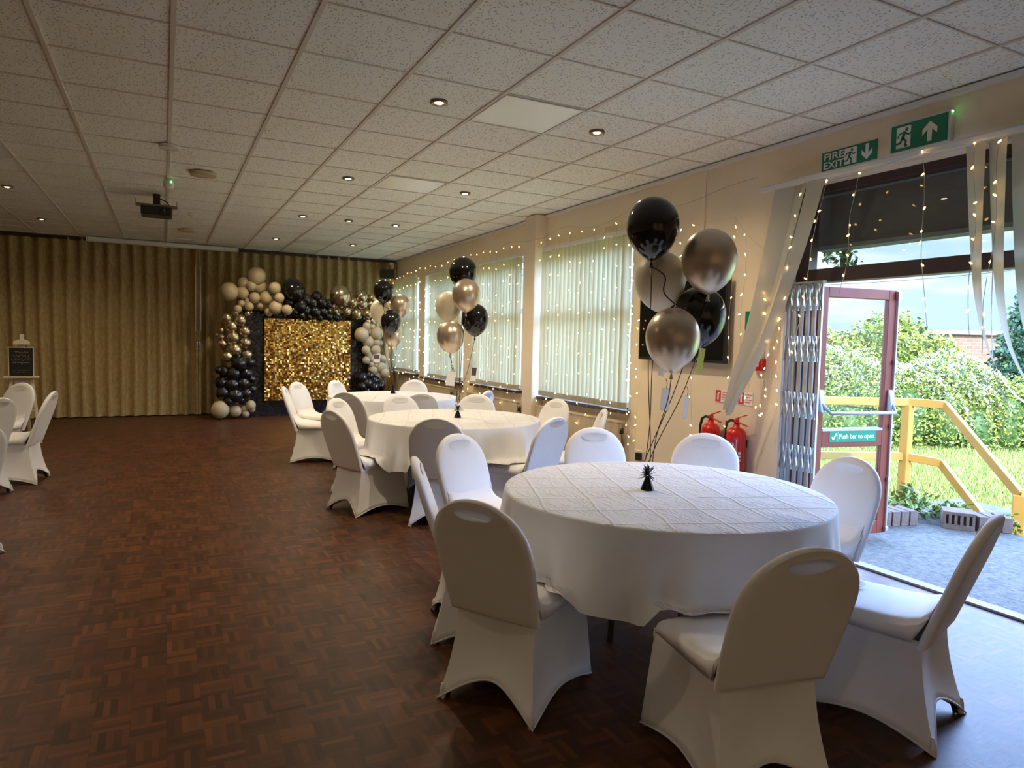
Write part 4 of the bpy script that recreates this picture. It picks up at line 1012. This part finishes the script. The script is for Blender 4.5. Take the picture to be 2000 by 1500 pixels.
def leaves(name, blobs, n, size, mats, weights, parent, seed, shell=.55, flat=.0):
    """many small folded leaves scattered through ellipsoids (cx,cy,cz,rx,ry,rz)"""
    r = np.random.default_rng(seed); vol = np.array([b[3] * b[4] + b[4] * b[5] + b[3] * b[5] for b in blobs]); cnt = (n * vol / vol.sum()).astype(int)
    P = []
    for b, c in zip(blobs, cnt):
        d = r.normal(size=(c, 3)); d /= np.linalg.norm(d, axis=1)[:, None]
        rad = (shell + (1 - shell) * r.random(c) ** .5) * (1 + .12 * np.sin(d[:, 0] * 7 + d[:, 2] * 5 + b[0] * 3) + .1 * np.sin(d[:, 1] * 9 + b[1]))
        P.append(np.array(b[:3]) + d * rad[:, None] * np.array(b[3:6]))
    P = np.concatenate(P); P = P[P[:, 2] > GZ + .02]; c = len(P)
    a = r.normal(size=(c, 3)); a /= np.linalg.norm(a, axis=1)[:, None]
    t_ = r.normal(size=(c, 3)); t_ -= (t_ * a).sum(1)[:, None] * a; t_ /= np.linalg.norm(t_, axis=1)[:, None]
    nn = np.cross(a, t_); s = size * (.6 + .8 * r.random(c))[:, None]
    v = np.stack([P - a * s, P + t_ * s * .5 + nn * s * .15, P + a * s, P - t_ * s * .5 + nn * s * .15], 1).reshape(-1, 3)
    f = np.arange(c * 4).reshape(-1, 4)
    me = bpy.data.meshes.new(name); me.from_pydata(v.tolist(), [], f.tolist())
    for m in mats: me.materials.append(m)
    me.polygons.foreach_set('material_index', r.choice(len(mats), c, p=np.array(weights) / sum(weights)).astype(np.int32))
    o = bpy.data.objects.new(name, me); C.objects.link(o)
    if parent: o.parent = parent
    return o
def blob_core(blobs, k=.62):
    m = MB()
    for b in blobs: m.lathe([(k * math.sin(PI * q / 8) if 0 < q < 8 else 0, k * math.cos(PI * q / 8)) for q in range(9)], 12)
    n = len(m.v) // len(blobs)
    for i, b in enumerate(blobs):
        for j in range(n):
            v = m.v[i * n + j]; m.v[i * n + j] = (b[0] + v[0] * b[3], b[1] + v[1] * b[4], max(GZ + .01, b[2] + v[2] * b[5]))
    return m
def bush(name, label, cat, blobs, n, size, w, seed, blossom=0, core=True, trunk=None, group=None):
    t = thing(name, label, cat, (0, 0, 0), 0, group)
    leaves('foliage', blobs, n, size, LEAFM[:3], w, t, seed)
    if core: blob_core(blobs).build('inner_branches', LEAFM[2], t, smooth=True)
    if blossom: leaves('blossom', blobs, blossom, size * .7, [LEAFM[3]], [1], t, seed + 50, shell=.92)
    if trunk: MB().tube([(trunk[0], trunk[1], GZ), (trunk[0] + .05, trunk[1], (GZ + trunk[2]) / 2), (trunk[0], trunk[1] + .05, trunk[2])], [trunk[3], trunk[3] * .8, trunk[3] * .5], 8).build('trunk', BARK, t, smooth=True)
    return t
# hedge line, seen square-on from the door
hd = Vector((3.5, -1.85)).normalized()
def hp(s, back=0): return Vector((11.5, 9.27)) + hd * s + Vector((.453, .891)) * back
hb_ = []
for k in range(16):
    p = hp(-3.2 + .62 * k); hb_.append((p.x, p.y, GZ + .55 + .12 * math.sin(k * 1.7), .62, .62, .95 + .12 * math.sin(k * 2.3)))
bush('hedge', 'long green hedge across the far side of the lawn', 'hedge', hb_, 46000, .038, [5, 5, 2], 1)
bl = []
for s, z, r in ((.0, .9, .7), (.75, .65, .75), (1.3, .4, .6)): p = hp(s, .5); bl.append((p.x, p.y, z, r, r, r * 1.0))
bush('hawthorn_bush', 'blossoming white hawthorn bush behind the glass of the open door', 'bush', bl, 13000, .038, [5, 4, 1], 2, blossom=6000)
bl = []
for s, z, r in ((2.1, .55, .7), (2.75, .85, .62), (3.25, .55, .65), (2.5, .2, .8)): p = hp(s, .4); bl.append((p.x, p.y, z, r, r, r * .85))
bush('hawthorn_bush', 'larger hawthorn bush thick with white blossom left of the brick building', 'bush', bl, 13000, .038, [5, 4, 1], 3, blossom=12000)
p = hp(.15, 3.2); bush('tree', 'bushy green tree rising highest at the left, seen through the door glass', 'tree', [(p.x, p.y, 1.3, 1.0, 1.0, 1.35), (p.x - .5, p.y + .4, 1.2, .9, .9, 1.2), (p.x + .55, p.y - .3, .9, .7, .7, .9)], 16000, .055, [6, 4, 2], 4, trunk=(p.x, p.y, 1.2, .12))
p = hp(1.75, 4.0); bush('tree', 'low orange-tinged tree top beyond the hawthorn, seen through the door glass', 'tree', [(p.x, p.y, .9, 1.0, .9, 1.0)], 7000, .055, [3, 6, 1], 5, trunk=(p.x, p.y, .9, .1))
p = hp(3.0, 3.2); bush('tree', 'rounded green tree right of the door edge, under the wires', 'tree', [(p.x, p.y, 1.2, .9, .9, 1.05), (p.x + .9, p.y - .45, 1.0, .75, .75, .85), (p.x - .75, p.y + .4, .9, .6, .6, .8)], 15000, .052, [4, 6, 1], 6, trunk=(p.x, p.y, 1.1, .11))
p = hp(4.3, 4.5); bush('tree', 'dark green tree top beside the brick building', 'tree', [(p.x, p.y, 1.15, .55, .5, 1.0)], 2500, .07, [3, 1, 6], 7, trunk=(p.x, p.y, 1, .1))
p = hp(5.2, .1); bush('hawthorn_bush', 'low bush with a little white blossom before the brick building', 'bush', [(p.x, p.y, -.05, .8, .8, .62), (p.x + .8, p.y - .4, .0, .8, .8, .7)], 9000, .04, [5, 5, 1], 8, blossom=1100)
p = hp(6.6, 2.0); bush('hawthorn_bush', 'blossoming bush at the right edge behind the curling blind slats', 'bush', [(p.x, p.y, .9, .8, .8, 1.1)], 6000, .042, [5, 4, 2], 9, blossom=3600)
# conifer
t = thing('conifer_tree', 'dark blue-green conifer tip at the right edge of the sky', 'tree', (0, 0, 0)); p = hp(6.8, 4.0)
MB().tube([(p.x, p.y, GZ), (p.x, p.y, 3.3)], [.12, .02], 8).build('trunk', BARK, t)
bls = [(p.x, p.y, .4 + .33 * k, .95 * (1 - k / 9.5), .95 * (1 - k / 9.5), .22) for k in range(9)]
leaves('needles', bls, 5000, .07, [LEAFM[4], LEAFM[2]], [3, 1], t, 10, shell=.2)
# far brick building
c0 = hp(5.85, 9.0); c1 = c0 + hd * 5.5; bk = Vector((.453, .891))
t = thing('garage_building', 'plain brick building with a dark flat roof beyond the hedge', 'building', (c0.x, c0.y, 0), math.atan2(hd.y, hd.x))
MB().box(0, 5.5, 0, 4, GZ, 1.95).build('wall', GARAGE, t)
MB().box(-.15, 5.65, -.15, 4.15, 1.95, 2.08).build('roof', ROOFM, t)
MB().box(-.9, 3.5, -2.2, -.0, .72, .82).box(-.8, -.7, -2.1, -2.0, GZ, .72).box(3.3, 3.4, -2.1, -2.0, GZ, .72).build('lean_to_roof', ROOFM, t)
for z, off in ((4.2, 0), (4.05, .6)):
    a = hp(-8, 12 + off); b = hp(16, 12 + off); pts = []
    for k in range(25):
        q = k / 24; v = a.lerp(b, q); pts.append((v.x, v.y, z - .8 * math.sin(PI * q) + q * .9))
    o = MB().tube(pts, .009, 5).build('overhead_wire', BLACK)
    tag(o, 'upper overhead wire crossing the sky' if off == 0 else 'lower overhead wire crossing the sky', 'wire')
# yellow handrail
t = thing('handrail', 'yellow ochre painted wooden handrail beside the steps outside the door', 'handrail', (0, 0, 0))
P1 = Vector((6.44, 4.17, 0)); K = Vector((6.57, 3.90, 0)); P2 = Vector((6.37, 3.12, 0)); Lf = Vector((4.6, 5.05, 0))
def rl(a, b, nm, w=.045, h=.075): MB().beam(a, b, w, h).build(nm, YELLOW, t, bevel=.005)
Z = lambda v, z: (v.x, v.y, z)
MB().box(-.04, .04, -.04, .04, GZ, .88).build('post', YELLOW, t, bevel=.005).location = (P1.x, P1.y, 0)
m = MB().box(-.045, .045, -.045, .045, GZ - .0, .22).build('post', YELLOW, t, bevel=.005); m.location = (P2.x, P2.y, 0); m.rotation_euler = (0, 0, .5)
rl(Z(P1, .905), Z(K, .9), 'top_rail'); rl(Z(K, .9), Z(P2, .225), 'top_rail'); rl(Z(P1, .905), Z(Lf, .9), 'top_rail')
rl(Z(P1, .375), Z(K, .345), 'middle_rail'); rl(Z(K, .345), Z(P2, -.33), 'middle_rail'); rl(Z(P1, .375), Z(Lf, .36), 'middle_rail')
rl(Z(P2, .23), (7.2, 2.75, .23), 'top_rail')
# plants in the bed
t = thing('bedding_plant', 'low leafy green plants growing behind the brick edging', 'plant', (0, 0, 0))
leaves('foliage', [(5.35, 3.85, .06, .35, .22, .1), (5.75, 3.65, .07, .3, .2, .11), (6.0, 3.45, .04, .2, .15, .09), (5.85, 3.75, .14, .12, .1, .12)], 900, .03, [LEAFM[0], LEAFM[2]], [3, 1], t, 31, shell=.1)
t = thing('bedding_plant', 'small weed at the right end of the brick edging', 'plant', (0, 0, 0))
leaves('foliage', [(6.05, 3.03, .0, .1, .08, .12)], 90, .028, [LEAFM[0]], [1], t, 32, shell=.1)
# ivy beside the transom
t = thing('ivy_sprig', 'dangling ivy leaves outside the top left of the transom window', 'plant', (0, 0, 0))
leaves('foliage', [(4.45, 3.5, 2.15, .08, .12, .2), (4.45, 3.38, 2.05, .06, .08, .1), (4.42, 3.55, 2.35, .06, .1, .14)], 170, .035, [LEAFM[0], LEAFM[2]], [1, 2], t, 33, shell=.1)
MB().tube([(4.45, 3.56, 2.5), (4.46, 3.5, 2.2), (4.45, 3.4, 2.02)], .004, 5).build('stem', BARK, t)
# shutter housing seen through the transom
t = thing('shutter_housing', 'dark brown fascia board outside the transom window', 'fascia', (4.315, 0, 0))
MB().box(0, .12, 1.4, 3.56, 2.12, 2.56).build('board', SHUT, t)
MB().box(-.012, 0, 1.4, 3.56, 2.12, 2.15).box(-.012, 0, 1.4, 3.56, 2.5, 2.525).build('edge_trim', SHUTTRIM, t)
# grass
r = np.random.default_rng(77); n = 60000
D = 5.8 + 9 * r.random(n) ** .8; A = .36 + .46 * r.random(n)
gx = D * (.453 + .891 * A); gy = D * (.891 - .453 * A)
ok = ~((gx < 6.0) & (gy < 4.0)) & ~((gx < 6.95) & (gy > 2.6) & (gy < 3.95)) & (gx > 5.0); gx = gx[ok]; gy = gy[ok]; c = len(gx)
hgt = .07 + .10 * r.random(c); a = r.random(c) * 2 * PI; wd = .008 + .008 * r.random(c); ln = r.normal(size=(c, 2)) * .05
b0 = np.stack([gx - wd * np.cos(a), gy - wd * np.sin(a), np.full(c, GZ)], 1); b1 = np.stack([gx + wd * np.cos(a), gy + wd * np.sin(a), np.full(c, GZ)], 1); tp = np.stack([gx + ln[:, 0], gy + ln[:, 1], GZ + hgt], 1)
me = bpy.data.meshes.new('lawn_grass'); me.from_pydata(np.stack([b0, b1, tp], 1).reshape(-1, 3).tolist(), [], np.arange(c * 3).reshape(-1, 3).tolist())
for m in GRASSM: me.materials.append(m)
me.polygons.foreach_set('material_index', r.choice(3, c, p=[.5, .3, .2]).astype(np.int32))
o = bpy.data.objects.new('lawn_grass', me); C.objects.link(o); o['kind'] = 'stuff'; tag(o, 'long sunlit grass of the lawn beyond the patio', 'grass')

# ------------------------------------------------------------------ light
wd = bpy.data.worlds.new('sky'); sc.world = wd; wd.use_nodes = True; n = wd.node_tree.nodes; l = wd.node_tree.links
bg = n['Background']
tc = N(n, 'ShaderNodeTexCoord'); mp = N(n, 'ShaderNodeMapping'); mp.inputs['Scale'].default_value = (1, 1, 4.5); l.new(tc.outputs['Generated'], mp.inputs['Vector'])
no = N(n, 'ShaderNodeTexNoise'); no.inputs['Scale'].default_value = 3.2; no.inputs['Detail'].default_value = 7; no.inputs['Roughness'].default_value = .55; l.new(mp.outputs[0], no.inputs['Vector'])
rp = N(n, 'ShaderNodeValToRGB'); rp.color_ramp.elements[0].position = .40; rp.color_ramp.elements[1].position = .58
rp.color_ramp.elements[0].color = (.52, .72, 1.0, 1); rp.color_ramp.elements[1].color = (1.0, 1.02, 1.05, 1); l.new(no.outputs[0], rp.inputs[0])
# bright band added to the sky above the door view, to light the room
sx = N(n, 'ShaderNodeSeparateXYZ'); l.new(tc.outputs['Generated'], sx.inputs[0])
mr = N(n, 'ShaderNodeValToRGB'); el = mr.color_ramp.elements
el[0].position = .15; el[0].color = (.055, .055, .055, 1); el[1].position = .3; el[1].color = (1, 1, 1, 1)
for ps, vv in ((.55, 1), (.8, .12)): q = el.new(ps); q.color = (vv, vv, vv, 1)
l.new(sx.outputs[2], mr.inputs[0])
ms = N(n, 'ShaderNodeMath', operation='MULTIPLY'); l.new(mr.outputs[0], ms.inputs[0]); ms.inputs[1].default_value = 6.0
hb = N(n, 'ShaderNodeMix', data_type='RGBA', blend_type='MULTIPLY'); l.new(rp.outputs[0], hb.inputs[6]); hb.inputs[7].default_value = (.46, .69, 1.22, 1)
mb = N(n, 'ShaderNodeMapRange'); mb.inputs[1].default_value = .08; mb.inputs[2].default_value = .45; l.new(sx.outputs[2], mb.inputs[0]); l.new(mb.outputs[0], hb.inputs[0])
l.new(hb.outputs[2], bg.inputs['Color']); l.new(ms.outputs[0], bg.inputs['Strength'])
sd = bpy.data.lights.new('sun', 'SUN'); sd.energy = 1.7; sd.angle = .01; sd.color = (1, .93, .78)
so = bpy.data.objects.new('sun', sd); C.objects.link(so)
so.rotation_euler = Vector((-.30, -.72, .62)).to_track_quat('Z', 'Y').to_euler()

# ------------------------------------------------------------------ camera
yaw, pitch, roll = .4706, -.0629, .0231
f = Vector((math.sin(yaw) * math.cos(pitch), math.cos(yaw) * math.cos(pitch), math.sin(pitch)))
r0 = Vector((math.cos(yaw), -math.sin(yaw), 0)); u0 = r0.cross(f)
rr = r0 * math.cos(roll) + u0 * math.sin(roll); uu = -r0 * math.sin(roll) + u0 * math.cos(roll)
cd = bpy.data.cameras.new('camera'); co = bpy.data.objects.new('camera', cd); C.objects.link(co)
co.matrix_world = Matrix(((rr.x, uu.x, -f.x, 0), (rr.y, uu.y, -f.y, 0), (rr.z, uu.z, -f.z, CAMZ), (0, 0, 0, 1)))
cd.sensor_width = 36; cd.sensor_fit = 'HORIZONTAL'; cd.lens = 1339.2 / 2000 * 36; cd.clip_start = .05; cd.clip_end = 200
sc.camera = co
sc.view_settings.view_transform = 'Standard'; sc.view_settings.look = 'None'; sc.view_settings.gamma = 1; sc.view_settings.use_curve_mapping = False
sc.view_settings.exposure = 2.05
